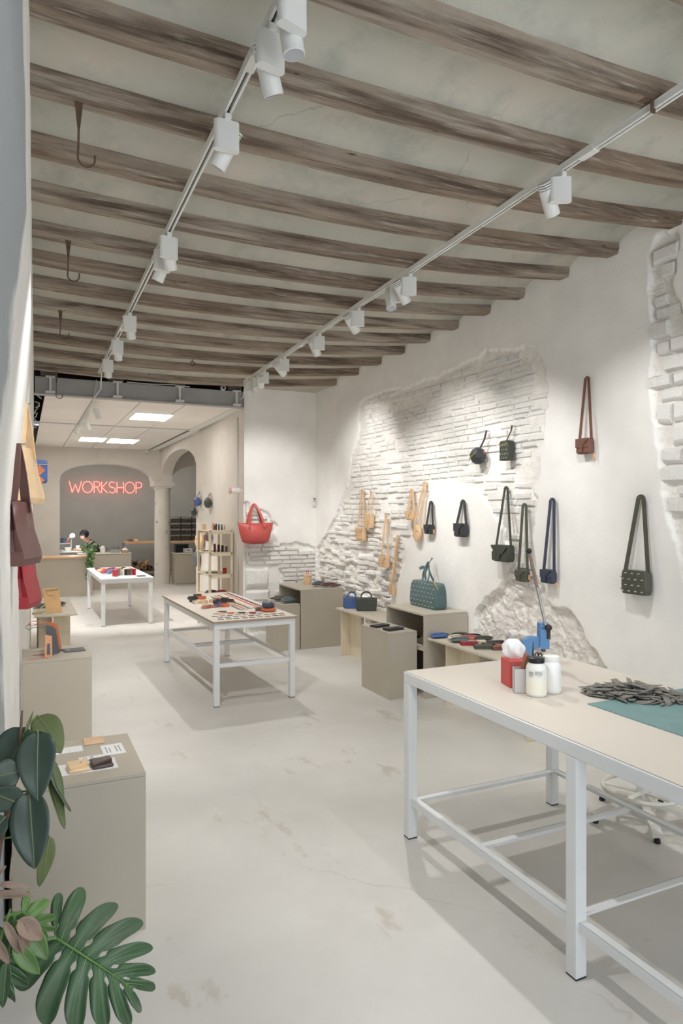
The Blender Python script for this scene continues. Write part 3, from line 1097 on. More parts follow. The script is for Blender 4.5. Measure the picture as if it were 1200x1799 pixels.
def open_box(label, x0, x1, y0, y1, h):
    """display box open towards the room on its left side"""
    t = thing('display_box', label, 'display box', ((x0 + x1) / 2, (y0 + y1) / 2, 0), group='open greige display boxes')
    a, b, p = (x1 - x0) / 2, (y1 - y0) / 2, 0.018
    MB().box(-a, a, -b, b, h - p, h).build('top_panel', PLINTH, t, bevel=0.0015)
    MB().box(-a, a, -b, -b + p, 0, h - p - 0.0008).build('end_panel', PLINTH, t, bevel=0.0012)
    MB().box(-a, a, b - p, b, 0, h - p - 0.0008).build('end_panel', PLINTH, t, bevel=0.0012)
    MB().box(a - p, a, -b + p, b - p, 0, h - p - 0.0008).build('back_panel', PLINTH, t, bevel=0.0012)
    MB().box(-a, a - p, -b + p, b - p, 0.0, p).build('bottom_panel', PLINTH, t, bevel=0.0012)
    MB().box(-a, a - p, -b + p, b - p, h * 0.56, h * 0.56 + p).build('shelf_panel', PLINTH, t, bevel=0.0012)
    return t


def bench(label, x0, x1, y0, y1, h, legs, side=-1):
    """low display bench: thin board on legs of two pale panels set in an L"""
    t = thing('bench', label, 'bench', ((x0 + x1) / 2, (y0 + y1) / 2, 0), group='low display benches')
    a, b, p = (x1 - x0) / 2, (y1 - y0) / 2, 0.018
    MB().box(-a, a, -b, b, h - p, h).build('board', PLINTH_IN, t, bevel=0.0015)
    for ly in legs:
        g = ly - (y0 + y1) / 2
        lg = MB().box(-a * 0.78, a * 0.72, g - p / 2, g + p / 2, 0, h - p).build('leg_panel', BIRCH, t, bevel=0.001)
        MB().box(-a * 0.2, -a * 0.2 + p, g - 0.30, g - p / 2, 0, h - p).build('brace_panel', BIRCH, lg, bevel=0.001)
    return t


PL1 = plinth('greige plinth by the rubber plant carrying white cards and two purses', -0.035, 0.457, 2.86, 3.40, 0.64)
PL2 = plinth('greige plinth carrying the orange and grey wrist pouches', 0.0, 0.465, 5.33, 5.82, 0.64)
PL4 = plinth('greige plinth carrying two black wallets beside the open box', 3.0, 3.30, 5.41, 5.95, 0.603)
PL5 = plinth('greige plinth carrying the folded teal pouch in the corner', 2.875, 3.115, 7.87, 8.47, 0.563)
BX1 = open_box('open greige display box under the teal studded bag', 3.31, 3.785, 5.30, 6.02, 0.768)
BX2 = open_box('open greige display box in the corner under the round tan pot', 3.125, 3.70, 7.86, 8.66, 0.738)
BN1 = bench('pale board bench by the wall covered with small wallets', 3.33, 3.775, 3.62, 5.28, 0.56, (5.05, 3.99))
BN2 = bench('pale board bench carrying the blue and green mini bags', 3.38, 3.775, 6.05, 7.40, 0.56, (7.33, 6.38))
BN3 = bench('pale board bench by the left wall carrying the tan card holder', 0.118, 0.562, 8.18, 9.66, 0.56, (8.42, 9.4))

# ------------------------------------------------------------------ bags
def ring(mb, c, r, th, axis='y', n=14):
    pts = []
    for k in range(n):
        w = 2 * PI * k / n
        a, b = r * math.cos(w), r * math.sin(w)
        pts.append({'y': (c[0] + a, c[1], c[2] + b), 'x': (c[0], c[1] + a, c[2] + b), 'z': (c[0] + a, c[1] + b, c[2])}[axis])
    return mb.tube(pts, th, 6, closed=True)


def studs(t, pts, y, m=None, r=0.0035):
    mb = MB()
    for x, z in pts:
        mb.lathe([(r, 0.0), (r * 0.9, r * 0.5), (r * 0.4, r * 0.8)], 6, at=(0, 0, 0), m=Matrix.Translation((x, y, z)) @ Matrix.Rotation(PI / 2, 4, 'X'))
    o = mb.build('stud_rows', m or mat('steel_stud', (225, 222, 210), 0.3, 0.02, 5, metal=0.5), t, smooth=True)
    o['kind'] = 'stuff'
    return o


def puffy(w, t, h, e=0.25, nu=14, nv=10, taper=0.0, sag=0.0):
    """soft rounded bag body: x +-w/2, y 0..-t, z 0..h"""
    mb = MB()
    n = 20
    for j in range(nv + 1):
        v = j / nv
        zz = h * v
        ez = 1 - 0.10 * (abs(2 * v - 1) ** 4)
        for k in range(n):
            a = 2 * PI * k / n
            ca, sa2 = math.cos(a), math.sin(a)
            sx = math.copysign(abs(ca) ** e, ca)
            sy = math.copysign(abs(sa2) ** (e * 1.6), sa2)
            th = t * (1 - taper * v)
            mb.v.append((sx * w / 2 * ez * (1 - 0.04 * math.sin(PI * v)), -t / 2 + sy * th / 2 * ez * (0.88 + 0.12 * math.sin(PI * v)), zz - sag * (1 - abs(sx)) * (1 - v)))
    for j in range(nv):
        for k in range(n):
            mb.f.append((j * n + k, j * n + (k + 1) % n, (j + 1) * n + (k + 1) % n, (j + 1) * n + k))
    mb.f.append(tuple(reversed(range(n))))
    mb.f.append(tuple(nv * n + k for k in range(n)))
    return mb


def plate(t, name, poly, y, th, m, parent=None):
    """thin leather panel: outline in xz at depth y"""
    return MB().prism(poly, y - th, y, lambda a, b, d: (a, d, b)).build(name, m, parent or t, bevel=0.0008, seg=1)


def hang_strap(t, w, h, tdep, hx, hz, m, sw=0.02, inset=0.44, slack=0.0, name='strap'):
    sw = sw * 1.45
    rt = sw * 0.75
    p = []
    for k in range(9):
        q = k / 8
        p.append((-w * inset * (1 - q) + (hx - rt) * q - slack * math.sin(PI * q) * 0.5, -tdep / 2 * (1 - q) - 0.012 * q, (h - 0.01) * (1 - q) + (hz - rt) * q))
    for k in range(1, 8):
        a = PI * (1 - k / 8)
        p.append((hx + rt * math.cos(a), -0.013, hz - rt + rt * math.sin(a)))
    for k in range(9):
        q = 1 - k / 8
        p.append((w * inset * (1 - q) + (hx + rt) * q + slack * math.sin(PI * q) * 0.5, -tdep / 2 * (1 - q) - 0.014 * q, (h - 0.01) * (1 - q) + (hz - rt) * q))
    return MB().strap(p, sw, 0.005).build(name, m, t)


def nail(t, hx, hz):
    MB().tube([(hx, 0.02, hz - 0.008), (hx, -0.03, hz - 0.004)], 0.004, 6).build('hook', STEEL, t)


def crossbody(name, label, Yc, w, zb, h, td, hy, hz, m, style, sw=0.02, tagc=None, group='bags on the right wall', X=3.785, rz=-PI / 2, loc=None):
    t = thing(name, label, 'bag', loc or (X, Yc, zb), rz, group)
    hx = -(hy - Yc)
    HZ = hz - zb
    if style == 'round':
        mb = MB()
        for j in range(11):
            v = j / 10
            rad = math.sin(PI * (0.05 + 0.90 * v)) ** 0.55
            mb.v += [(w / 2 * rad * math.cos(2 * PI * k / 20), -td / 2 + td / 2 * (0.6 + 0.4 * rad) * math.sin(2 * PI * k / 20), h * v) for k in range(20)]
        mb.f = [(j * 20 + k, j * 20 + (k + 1) % 20, (j + 1) * 20 + (k + 1) % 20, (j + 1) * 20 + k) for j in range(10) for k in range(20)] + [tuple(reversed(range(20))), tuple(200 + k for k in range(20))]
        mb.build('body', m, t, smooth=True, angle=60)
    else:
        puffy(w, td, h, 0.22).build('body', m, t, smooth=True, angle=60)
    y = -td - 0.001
    if style == 'envelope':
        plate(t, 'flap', [(-w * 0.47, h * 1.0), (w * 0.47, h * 1.0), (w * 0.46, h * 0.86), (w * 0.16, h * 0.42), (-w * 0.16, h * 0.42), (-w * 0.46, h * 0.86)], y, 0.009, m)
        plate(t, 'pocket', [(-w * 0.46, h * 0.60), (-w * 0.05, h * 0.36), (w * 0.05, h * 0.36), (w * 0.46, h * 0.60), (w * 0.45, h * 0.06), (-w * 0.45, h * 0.06)], y + 0.002, 0.004, m)
        plate(t, 'tab', [(-w * 0.09, h * 0.46), (w * 0.09, h * 0.46), (w * 0.07, h * 0.16), (-w * 0.07, h * 0.16)], y - 0.009, 0.006, m)
    elif style == 'fold':
        plate(t, 'flap', [(-w * 0.47, h * 1.0), (w * 0.47, h * 1.0), (w * 0.47, h * 0.93), (w * 0.05, h * 0.52), (-w * 0.02, h * 0.40), (-w * 0.47, h * 0.42)], y, 0.009, m)
        plate(t, 'fold_panel', [(w * 0.47, h * 0.90), (w * 0.47, h * 0.40), (w * 0.02, h * 0.42), (w * 0.08, h * 0.52)], y + 0.001, 0.006, m)
        plate(t, 'tab', [(-w * 0.10, h * 0.5), (w * 0.06, h * 0.5), (w * 0.06, h * 0.10), (-w * 0.10, h * 0.10)], y - 0.008, 0.006, m)
        plate(t, 'lower_panel', [(-w * 0.46, h * 0.40), (w * 0.46, h * 0.38), (w * 0.45, h * 0.06), (-w * 0.45, h * 0.06)], y + 0.003, 0.004, m)
    elif style == 'weave':
        for k in range(5):
            for j in range(3):
                cx, cz = (-0.36 + 0.18 * k) * w, (0.22 + 0.26 * j) * h
                s = 0.085 * w
                plate(t, 'woven_tab', [(cx - s, cz - 0.03 * h), (cx + s * (0.2 if (k + j) % 2 else 1), cz - 0.10 * h), (cx + s, cz + 0.08 * h), (cx - s * 0.4, cz + 0.13 * h)], y, 0.004, m)
        plate(t, 'flap', [(-w * 0.47, h * 1.0), (w * 0.47, h * 1.0), (w * 0.45, h * 0.86), (-w * 0.45, h * 0.80)], y + 0.001, 0.005, m)
    elif style == 'pouch':
        plate(t, 'flap', [(-w * 0.45, h), (w * 0.45, h), (w * 0.44, h * 0.5), (w * 0.1, h * 0.42), (-w * 0.1, h * 0.42), (-w * 0.44, h * 0.5)], y, 0.004, m)
        plate(t, 'band', [(-w * 0.10, h * 0.98), (w * 0.10, h * 0.98), (w * 0.10, h * 0.03), (-w * 0.10, h * 0.03)], y - 0.004, 0.004, m)
        plate(t, 'cross_band', [(-w * 0.48, h * 0.40), (w * 0.48, h * 0.40), (w * 0.48, h * 0.30), (-w * 0.48, h * 0.30)], y - 0.001, 0.003, m)
    elif style == 'round':
        for k in range(6):
            a = math.radians(-150 + 60 * k)
            cx, cz = 0.20 * w * math.cos(a), h * 0.5 + 0.20 * h * math.sin(a)
            plate(t, 'petal_seam', [(cx - 0.012, cz), (cx + 0.02 * math.cos(a), cz + 0.03 * math.sin(a)), (cx + 0.22 * w * math.cos(a + 0.2), cz + 0.2 * h * math.sin(a + 0.2)), (cx + 0.20 * w * math.cos(a - 0.2), cz + 0.2 * h * math.sin(a - 0.2))], y + 0.002, 0.003, m)
    elif style == 'studded':
        pts = []
        for r_ in range(4):
            for c_ in range(4):
                bx = (-0.40 + 0.25 * c_ + (0.12 if r_ % 2 else 0)) * w
                bz = (0.14 + 0.25 * r_) * h
                if abs(bx) < w * 0.47:
                    pts += [(bx, bz), (bx + 0.05 * w, bz)]
                    MB().strap([(bx - 0.06 * w, y - 0.001, bz + 0.09 * h), (bx, y - 0.003, bz + 0.02 * h)], 0.003, 0.002).build('slit', L_BLACK, t)
        studs(t, [p for p in pts if p[0] < w * 0.46], y - 0.001, r=0.0048)
        plate(t, 'side_fold', [(w * 0.30, h * 0.42), (w * 0.47, h * 0.40), (w * 0.46, h * 0.05), (w * 0.30, h * 0.04)], y, 0.003, m)
    hang_strap(t, w, h, td, hx, HZ, m, sw)
    nail(t, hx, HZ)
    if tagc:
        mb = MB().box(w * 0.5 + 0.002, w * 0.5 + 0.006, -0.03, -0.012, tagc, tagc + 0.04)
        mb.build('price_tag', leather('tag_tan', (228, 160, 104)), t)
        MB().tube([(w * 0.5 + 0.004, -0.02, tagc + 0.038), (w * 0.46, -0.02, h)], 0.0008, 4).build('tag_string', BLACK, t)
    return t


crossbody('crossbody_bag', 'tan woven crossbody bag hanging leftmost on the brick', 7.452, 0.20, 1.349, 0.156, 0.07, 7.467, 1.965, L_TAN, 'weave', 0.022)
tp = crossbody('crossbody_bag', 'small tan buckled pouch overlapping the woven bag strap', 7.241, 0.17, 1.512, 0.168, 0.07, 7.226, 1.944, L_TAN, 'pouch', 0.012)
crossbody('crossbody_bag', 'tan fold-over crossbody bag hanging low on the rubble wall', 6.861, 0.18, 1.067, 0.125, 0.06, 6.86, 1.654, L_TAN, 'fold', 0.020)
crossbody('crossbody_bag', 'smallest tan flap bag hung left of the round tan bag', 6.281, 0.135, 1.616, 0.096, 0.06, 6.293, 1.931, L_TAN, 'fold', 0.024)
crossbody('crossbody_bag', 'round tan petal-stitched bag on a very long strap', 6.139, 0.15, 1.393, 0.176, 0.07, 6.031, 2.006, L_TAN, 'round', 0.018)
crossbody('crossbody_bag', 'small black flap bag beside the round tan bag', 5.918, 0.136, 1.475, 0.097, 0.05, 5.912, 1.799, L_BLACK, 'fold', 0.022, tagc=0.01)
crossbody('crossbody_bag', 'black fold bag alone on the smooth plaster', 5.355, 0.172, 1.466, 0.127, 0.06, 5.356, 1.802, L_BLACK, 'fold', 0.024)
crossbody('crossbody_bag', 'large dark green envelope bag with centre tab', 4.715, 0.223, 1.276, 0.141, 0.09, 4.72, 1.911, L_GREEN, 'envelope', 0.018)
crossbody('crossbody_bag', 'small olive bag hanging below and right of the green envelope bag', 4.482, 0.127, 1.125, 0.094, 0.06, 4.484, 1.761, L_OLIVE, 'fold', 0.020, tagc=0.02)
crossbody('crossbody_bag', 'navy blue bag with an orange tag', 4.175, 0.132, 1.14, 0.108, 0.06, 4.156, 1.798, L_NAVY, 'fold', 0.020, tagc=-0.03)
crossbody('crossbody_bag', 'chestnut brown bag hung highest near the stone pier', 3.79, 0.132, 2.128, 0.112, 0.06, 3.792, 2.69, L_BROWN, 'fold', 0.016, tagc=-0.045)
crossbody('crossbody_bag', 'large olive bag with rows of silver studs', 3.32, 0.213, 1.147, 0.159, 0.08, 3.308, 1.803, L_OLIVE, 'studded', 0.022)

# tan belt bag: one long hanging band with a small pouch at its end
t = thing('belt_bag', 'long tan belt hanging straight down with a small pouch at the end', 'bag', (3.785, 6.69, 0.775), -PI / 2, 'bags on the right wall')
puffy(0.085, 0.05, 0.10, 0.3).build('body', L_TAN, t, smooth=True, angle=60)
plate(t, 'flap', [(-0.04, 0.10), (0.04, 0.10), (0.035, 0.05), (-0.035, 0.045)], -0.051, 0.004, L_TAN)
MB().strap([(-0.005, -0.045, 0.03), (0.012, -0.055, 0.12), (0.045, -0.03, 0.33), (0.09, -0.02, 0.62), (0.106, -0.014, 0.668)], 0.038, 0.005).build('strap', L_TAN, t)
MB().strap([(0.03, -0.03, 0.12), (0.06, -0.02, 0.33), (0.108, -0.012, 0.666)], 0.02, 0.004).build('strap', L_TAN, t)
nail(t, 0.106, 0.664)

# black faceted ball pouch
t = thing('wrist_pouch', 'black faceted ball pouch with tan zip hung high on the brick', 'bag', (3.785, 5.057, 2.131), -PI / 2, 'bags on the right wall')
bm_ = MB().lathe([(0.02, 0.0), (0.052, 0.018), (0.074, 0.06), (0.074, 0.095), (0.05, 0.135), (0.02, 0.15)], 8, at=(0, -0.06, 0))
bm_.build('body', L_BLACK, t, smooth=True, angle=20, bevel=0.004)
zp = MB().strap([(-0.045, -0.121, 0.042), (-0.01, -0.137, 0.062), (0.05, -0.128, 0.092)], 0.009, 0.006)
zp.build('zip', BRASS, t)
MB().strap([(0.03, -0.06, 0.14), (0.055, -0.03, 0.22), (0.066, -0.015, 0.30)], 0.02, 0.006).build('wrist_strap', L_BLACK, t)
MB().box(0.066, 0.074, -0.05, -0.042, 0.085, 0.12).build('pull_tab', L_ORANGE, t)
nail(t, 0.067, 0.303)
# studded case
t = thing('wrist_pouch', 'dark green studded box case with tan zip hung beside the ball pouch', 'bag', (3.785, 4.674, 2.137), -PI / 2, 'bags on the right wall')
MB().box(-0.058, 0.058, -0.085, 0, 0, 0.172).build('body', L_GREEN, t, bevel=0.02, seg=3, smooth=True, angle=80)
studs(t, [(-0.045 + 0.03 * a + (0.012 if b % 2 else 0), 0.02 + 0.036 * b) for a in range(4) for b in range(4)], -0.086, r=0.0048)
MB().strap([(-0.02, -0.088, 0.135), (0.056, -0.088, 0.142)], 0.010, 0.008).build('zip', BRASS, t)
MB().strap([(0.005, -0.05, 0.17), (0.025, -0.02, 0.25), (0.034, -0.014, 0.30)], 0.012, 0.006).build('wrist_strap', L_GREEN, t)
MB().strap([(0.012, -0.03, 0.17), (0.034, -0.012, 0.25), (0.04, -0.008, 0.30)], 0.008, 0.004).build('wrist_strap', L_CREAM, t)
nail(t, 0.036, 0.303)

# teal studded doctor bag on the open box
t = thing('doctor_bag', 'large teal studded bag with knotted handles standing on the open box', 'bag', (3.60, 5.70, 0.768), -PI / 2)
mb = puffy(0.50, 0.17, 0.25, 0.16, taper=0.30)
mb.build('body', L_TEAL, t, smooth=True, angle=70).location = (0, 0.085, 0)
pts = []
for r_ in range(6):
    for c_ in range(8):
        bx, bz = -0.215 + 0.06 * c_ + (0.03 if r_ % 2 else 0), 0.03 + 0.042 * r_
        if abs(bx) < 0.225:
            pts += [(bx, bz), (bx + 0.013, bz)]
st = studs(t, pts, 0.0, r=0.004)
st.location = (0, -0.088, 0)
st.rotation_euler = (-0.085, 0, 0)
MB().strap([(0.20, -0.06, 0.262), (0.238, -0.04, 0.20)], 0.012, 0.01).build('zip', BRASS, t)
for s in (-1, 1):
    MB().strap([(-0.09 * s - 0.02, 0.03 * s - 0.02, 0.255), (-0.085 * s - 0.03, 0.02 * s, 0.32), (-0.03 * s - 0.07, 0.04, 0.39), (0.0 - 0.09, 0.06, 0.43), (0.01 * s - 0.08, 0.05, 0.39), (0.05 * s - 0.03, 0.02, 0.32), (0.075 * s, 0.02 * s, 0.262)], 0.024, 0.006).build('handle', L_TEAL, t)
MB().strap([(-0.12, -0.02, 0.37), (-0.07, 0.0, 0.385), (-0.02, -0.02, 0.345), (0.01, -0.03, 0.27)], 0.03, 0.006).build('knot', L_TEAL, t)
MB().strap([(-0.085, 0.06, 0.40), (-0.11, 0.09, 0.43), (-0.155, 0.15, 0.465), (-0.135, 0.10, 0.42)], 0.02, 0.006).build('hanging_loop', L_BLACK, t)

# red tote on the return wall
t = thing('tote_bag', 'bright red boat-shaped tote hanging on the brick return wall', 'bag', (2.862, 8.955, 1.27), 0)
mb = MB()
nu, nv = 24, 8
for side in (-1, 1):
    b0 = len(mb.v)
    for j in range(nv + 1):
        v = j / nv
        for i in range(nu + 1):
            u = i / nu * 2 - 1
            wx = 0.185 + 0.067 * v ** 0.8
            zl = 0.03 * abs(u) ** 3
            bulge = (1 - u * u) * (0.075 * math.sin(PI * (0.18 + 0.75 * v)) + 0.01)
            mb.v.append((u * wx, -0.09 + side * bulge, zl * (1 - v) + 0.275 * v + (0.012 * u * u) * v))
    for j in range(nv):
        for i in range(nu):
            a = b0 + j * (nu + 1) + i
            mb.f.append((a, a + 1, a + nu + 2, a + nu + 1))
n1 = (nu + 1) * (nv + 1)
for i in range(nu):
    mb.f.append((i, i + 1, n1 + i + 1, n1 + i))
for e in (0, nu):
    for j in range(nv):
        a = j * (nu + 1) + e
        mb.f.append((a, a + nu + 1, n1 + a + nu + 1, n1 + a))
mb.build('body', L_RED, t, smooth=True, angle=70, solid=0.004)
for yo in (-0.16, -0.03):
    p = []
    for k in range(15):
        a = PI * k / 14
        p.append((0.105 * math.cos(a) * (1 - 0.45 * math.sin(a)) + 0.0, yo * (1 - math.sin(a)) - 0.03 * math.sin(a), 0.225 + 0.31 * math.sin(a) ** 0.8))
    MB().strap(p, 0.030, 0.006).build('handle', L_RED, t)
MB().box(0.10, 0.112, -0.158, -0.154, 0.15, 0.185).build('metal_logo_plate', BRASS, t)
MB().tube([(0, 0.05, 0.50), (0, -0.05, 0.505)], 0.006, 8).build('hook', mat('copper', (196, 140, 110), 0.35, metal=0.7), t)

# ------------------------------------------------------------------ left wall totes (seen end on)
def end_tote(label, Y, X, zb, body_h, strap_h, depth, length, m, rz=-0.33, sw=0.048):
    """tote hung on the left wall, its far end swung out: flat mouth, deep base, folded-in end panels"""
    t = thing('tote_bag', label, 'bag', (X, Y, zb), rz, 'bags on the left wall')
    L = length / 2
    mb = MB()
    # rows from base to mouth: half profile (back x, front x) at near and far ends, with an inward end crease
    rows = [(0.0, 0.012, depth * 0.88, 0.0), (0.03, 0.0, depth, 0.004), (body_h * 0.22, 0.0, depth * 0.94, 0.014), (body_h * 0.55, 0.004, depth * 0.60, 0.034), (body_h, 0.012, 0.034, 0.05)]
    for z_, xb0, xf0, ins in rows:
        e = L * (1 - 0.02 * z_ / body_h)
        xm = (xb0 + xf0) / 2
        mb.v += [(xb0, -e, z_), (xm, -e + ins, z_), (xf0, -e, z_), (xf0 + 0.006, 0, z_), (xf0, e, z_), (xm, e - ins, z_), (xb0, e, z_), (xb0, 0, z_)]
    for r_ in range(len(rows) - 1):
        for k in range(8):
            mb.f.append((r_ * 8 + k, r_ * 8 + (k + 1) % 8, r_ * 8 + 8 + (k + 1) % 8, r_ * 8 + 8 + k))
    mb.f.append(tuple(reversed(range(8))))
    mb.build('body', m, t, smooth=True, angle=22, solid=0.003)
    MB().band([(0.013, -L, body_h), (0.013, L, body_h)], (0, 0, 1), 0.012, 0.004).build('mouth_edge', m, t)
    for s, xo in ((-1, 0.014), (1, 0.030)):
        p = []
        for k in range(10):
            q = k / 9
            p.append((xo * (1 - q) + 0.010 * q + 0.006 * math.sin(PI * q), s * L * 0.62 * (1 - q), body_h - 0.05 + (strap_h + 0.05) * q))
        MB().band(p, (0.94, -0.33, 0), sw, 0.005).build('strap', m, t)
    MB().tube([(-0.05, 0, body_h + strap_h - 0.006), (0.05, 0.0, body_h + strap_h - 0.002)], 0.004, 6).build('hook', STEEL, t)
    return t


end_tote('dark brown leather tote hanging nearest on the left wall', 3.44, -0.034, 1.462, 0.285, 0.265, 0.085, 0.24, L_DKBR)
end_tote('peach leather tote hanging above the brown tote', 4.08, -0.004, 1.745, 0.30, 0.245, 0.085, 0.24, L_PEACH)
end_tote('crimson red tote hanging low behind the brown tote', 4.70, 0.0, 1.11, 0.33, 0.27, 0.08, 0.24, L_CRIM)
t = thing('box_pouch', 'small blue box pouch with orange diamonds behind the peach tote', 'bag', (0.045, 5.0, 1.892), 0, 'bags on the left wall')
MB().box(0, 0.108, -0.05, 0.05, 0, 0.155).build('body', L_BLUE, t, bevel=0.016, seg=3, smooth=True, angle=80)
for z_, s in ((0.085, 0.034), (0.018, 0.03)):
    MB().prism([(0.06, z_ - s), (0.06 + s, z_), (0.06, z_ + s), (0.06 - s, z_)], -0.054, -0.049, lambda a, b, d: (a, d, b)).build('diamond_patch', L_ORANGE, t)
    for q in (-1, 1):
        MB().lathe([(0.005, 0), (0.004, 0.003)], 8, m=Matrix.Translation((0.06, -0.054, z_ + q * s * 0.75)) @ Matrix.Rotation(PI / 2, 4, 'X')).build('rivet', BRASS, t, smooth=True)
MB().box(0.0, 0.109, -0.053, 0.053, 0.122, 0.126).build('zip', BRASS, t)
MB().strap([(0.03, -0.02, 0.14), (0.0, -0.02, 0.22), (-0.02, -0.01, 0.36), (-0.03, 0, 0.42)], 0.016, 0.004).build('strap', L_ORANGE, t)
MB().tube([(-0.06, 0, 0.425), (0.0, 0, 0.427)], 0.004, 6).build('hook', STEEL, t)

# ------------------------------------------------------------------ small goods
def flat_wallet(label, x, y, z, rz, l, w, m, th=0.014, name='wallet', cat='wallet', group=None, m2=None, tilt=0.0):
    """folded leather wallet lying flat: two covers round a spine, tab and snap"""
    t = thing(name, label, cat, (x, y, z), rz, group)
    mb = MB()
    n = 8
    sec = [(-w / 2, 0.0)] + [(w / 2 - th / 2 + th / 2 * math.sin(PI * k / n), th / 2 - th / 2 * math.cos(PI * k / n)) for k in range(n + 1)] + [(-w / 2, th), (-w / 2, th * 0.62), (w * 0.3, th * 0.58), (w * 0.3, th * 0.42), (-w / 2, th * 0.38)]
    mb.prism(sec, -l / 2, l / 2, lambda a, b, d: (d, a, b))
    mb.build('cover', m, t, bevel=0.001, seg=1)
    MB().box(-l * 0.46, l * 0.46, -w * 0.46, w * 0.28, th * 0.40, th * 0.60).build('inner', m2 or m, t)
    MB().box(-l * 0.07, l * 0.07, -w * 0.52, -w * 0.12, th, th + 0.003).build('tab', m, t, bevel=0.001)
    MB().lathe([(0.005, 0), (0.004, 0.002)], 8, at=(0, -w * 0.2, th + 0.003)).build('snap', BRASS, t, smooth=True)
    return t


def soft_pouch(label, x, y, z, rz, l, w, th, m, name='pouch', cat='pouch', group=None, zipc=None, loop=False, tilt=(0, 0)):
    """zipped soft pouch lying flat, pillow shaped"""
    t = thing(name, label, cat, (x, y, z), rz, group, rot=(tilt[0], tilt[1], rz))
    mb = MB()
    nu, nv = 10, 8
    def top(u, v):
        a, b = 2 * u - 1, 2 * v - 1
        ex = 1 - 0.10 * b * b
        ey = 1 - 0.14 * a * a
        hgt = (max(0, 1 - abs(a) ** 3) * max(0, 1 - abs(b) ** 3)) ** 0.5
        return (a * l / 2 * ex, b * w / 2 * ey, th * 0.35 + th * 0.65 * hgt)
    def bot(u, v):
        p = top(u, v)
        return (p[0], p[1], th * 0.35 - (p[2] - th * 0.35) * 0.5)
    mb.grid(top, nu, nv)
    k = len(mb.v)
    mb.grid(bot, nu, nv)
    mb.build('body', m, t, smooth=True, angle=180)
    MB().band([(-l * 0.42, -w * 0.30, th * 0.80), (0, -w * 0.34, th * 0.90), (l * 0.42, -w * 0.30, th * 0.80)], (0, 1, 0), 0.006, 0.004).build('zip', zipc or BLACK, t)
    MB().box(l * 0.40, l * 0.52, -w * 0.36, -w * 0.28, th * 0.6, th * 0.6 + 0.004).build('pull_tab', m, t)
    if loop:
        MB().band([(l * 0.45, -w * 0.2, th * 0.5), (l * 0.62, -w * 0.25, th * 0.5), (l * 0.72, 0, th * 0.4), (l * 0.62, w * 0.25, th * 0.5), (l * 0.45, w * 0.2, th * 0.5)], (0, 0, 1), 0.010, 0.003).build('wrist_loop', m, t)
    return t


def coil_belt(label, x, y, z, rz, r, m, w=0.028, turns=2.5, group=None):
    t = thing('coiled_belt', label, 'belt', (x, y, z), rz, group)
    p = []
    n = int(turns * 16)
    for k in range(n + 1):
        a = 2 * PI * k / 16
        rr = r * (0.42 + 0.58 * k / n)
        p.append((rr * math.cos(a), rr * math.sin(a), w / 2 + 0.001))
    MB().band(p, (0, 0, 1), w, 0.0035).build('strap', m, t)
    b = MB()
    ring(b, (p[-1][0] + 0.004, p[-1][1], w / 2), 0.015, 0.0025, 'x', 10)
    b.build('buckle', STEEL, t, smooth=True)
    return t


def lay_strap(label, x0, y0, x1, y1, z, w, m, group=None):
    L = math.hypot(x1 - x0, y1 - y0)
    t = thing('shoulder_strap', label, 'strap', (x0, y0, z), math.atan2(y1 - y0, x1 - x0), group)
    MB().box(0, L, -w / 2, w / 2, 0, 0.004).build('band', m, t, bevel=0.0008, seg=1)
    b = MB()
    ring(b, (-0.012, 0, 0.006), 0.011, 0.002, 'z', 10)
    b.tube([(-0.02, 0, 0.006), (-0.05, 0.004, 0.006), (-0.06, -0.006, 0.006), (-0.045, -0.010, 0.006)], 0.003, 6)
    b.build('clasp', STEEL, t, smooth=True)
    b = MB()
    ring(b, (L + 0.010, 0, 0.006), 0.010, 0.002, 'z', 10)
    b.build('clasp', STEEL, t, smooth=True)
    return t


def key_fob(label, x, y, z, rz, m, group=None):
    t = thing('key_fob', label, 'key fob', (x, y, z), rz, group)
    MB().prism([(0, -0.006), (0.035, -0.022), (0.065, -0.015), (0.07, 0.0), (0.065, 0.015), (0.035, 0.022), (0, 0.006)], 0, 0.012, lambda a, b, d: (a, b, d)).build('body', m, t, bevel=0.003)
    b = MB()
    ring(b, (-0.012, 0, 0.005), 0.012, 0.0018, 'z', 10)
    b.build('ring', STEEL, t, smooth=True)
    return t


def stand_wallet(label, x, y, z, rz, w, h, m, spread=0.5, group=None, name='wallet', inner=None):
    """small wallet standing half open like a book"""
    t = thing(name, label, 'wallet', (x, y, z), rz, group)
    for s in (-1, 1):
        ca, sa2 = math.cos(spread / 2), math.sin(spread / 2) * s
        mb = MB()
        q = Matrix.Rotation(s * spread / 2, 4, 'Z')
        mb.add([q @ Vector(v) for v in MB().box(0, w, -0.003 if s > 0 else -0.003, 0.003, 0, h).v], MB().box(0, 1, 0, 1, 0, 1).f)
        mb.build('cover', m, t, bevel=0.001, seg=1)
        mb = MB()
        mb.add([q @ Vector(v) for v in MB().box(0.012, w - 0.006, -0.005 * s - 0.002, -0.005 * s + 0.002, 0.004, h * 0.72).v], MB().box(0, 1, 0, 1, 0, 1).f)
        mb.build('card_pocket', inner or m, t)
    MB().tube([(0, 0, 0.001), (0, 0, h - 0.001)], 0.0045, 8).build('spine', m, t, smooth=True)
    return t


def swatch_mesh():
    return MB().box(-0.026, 0.026, -0.014, 0.014, 0, 0.003)


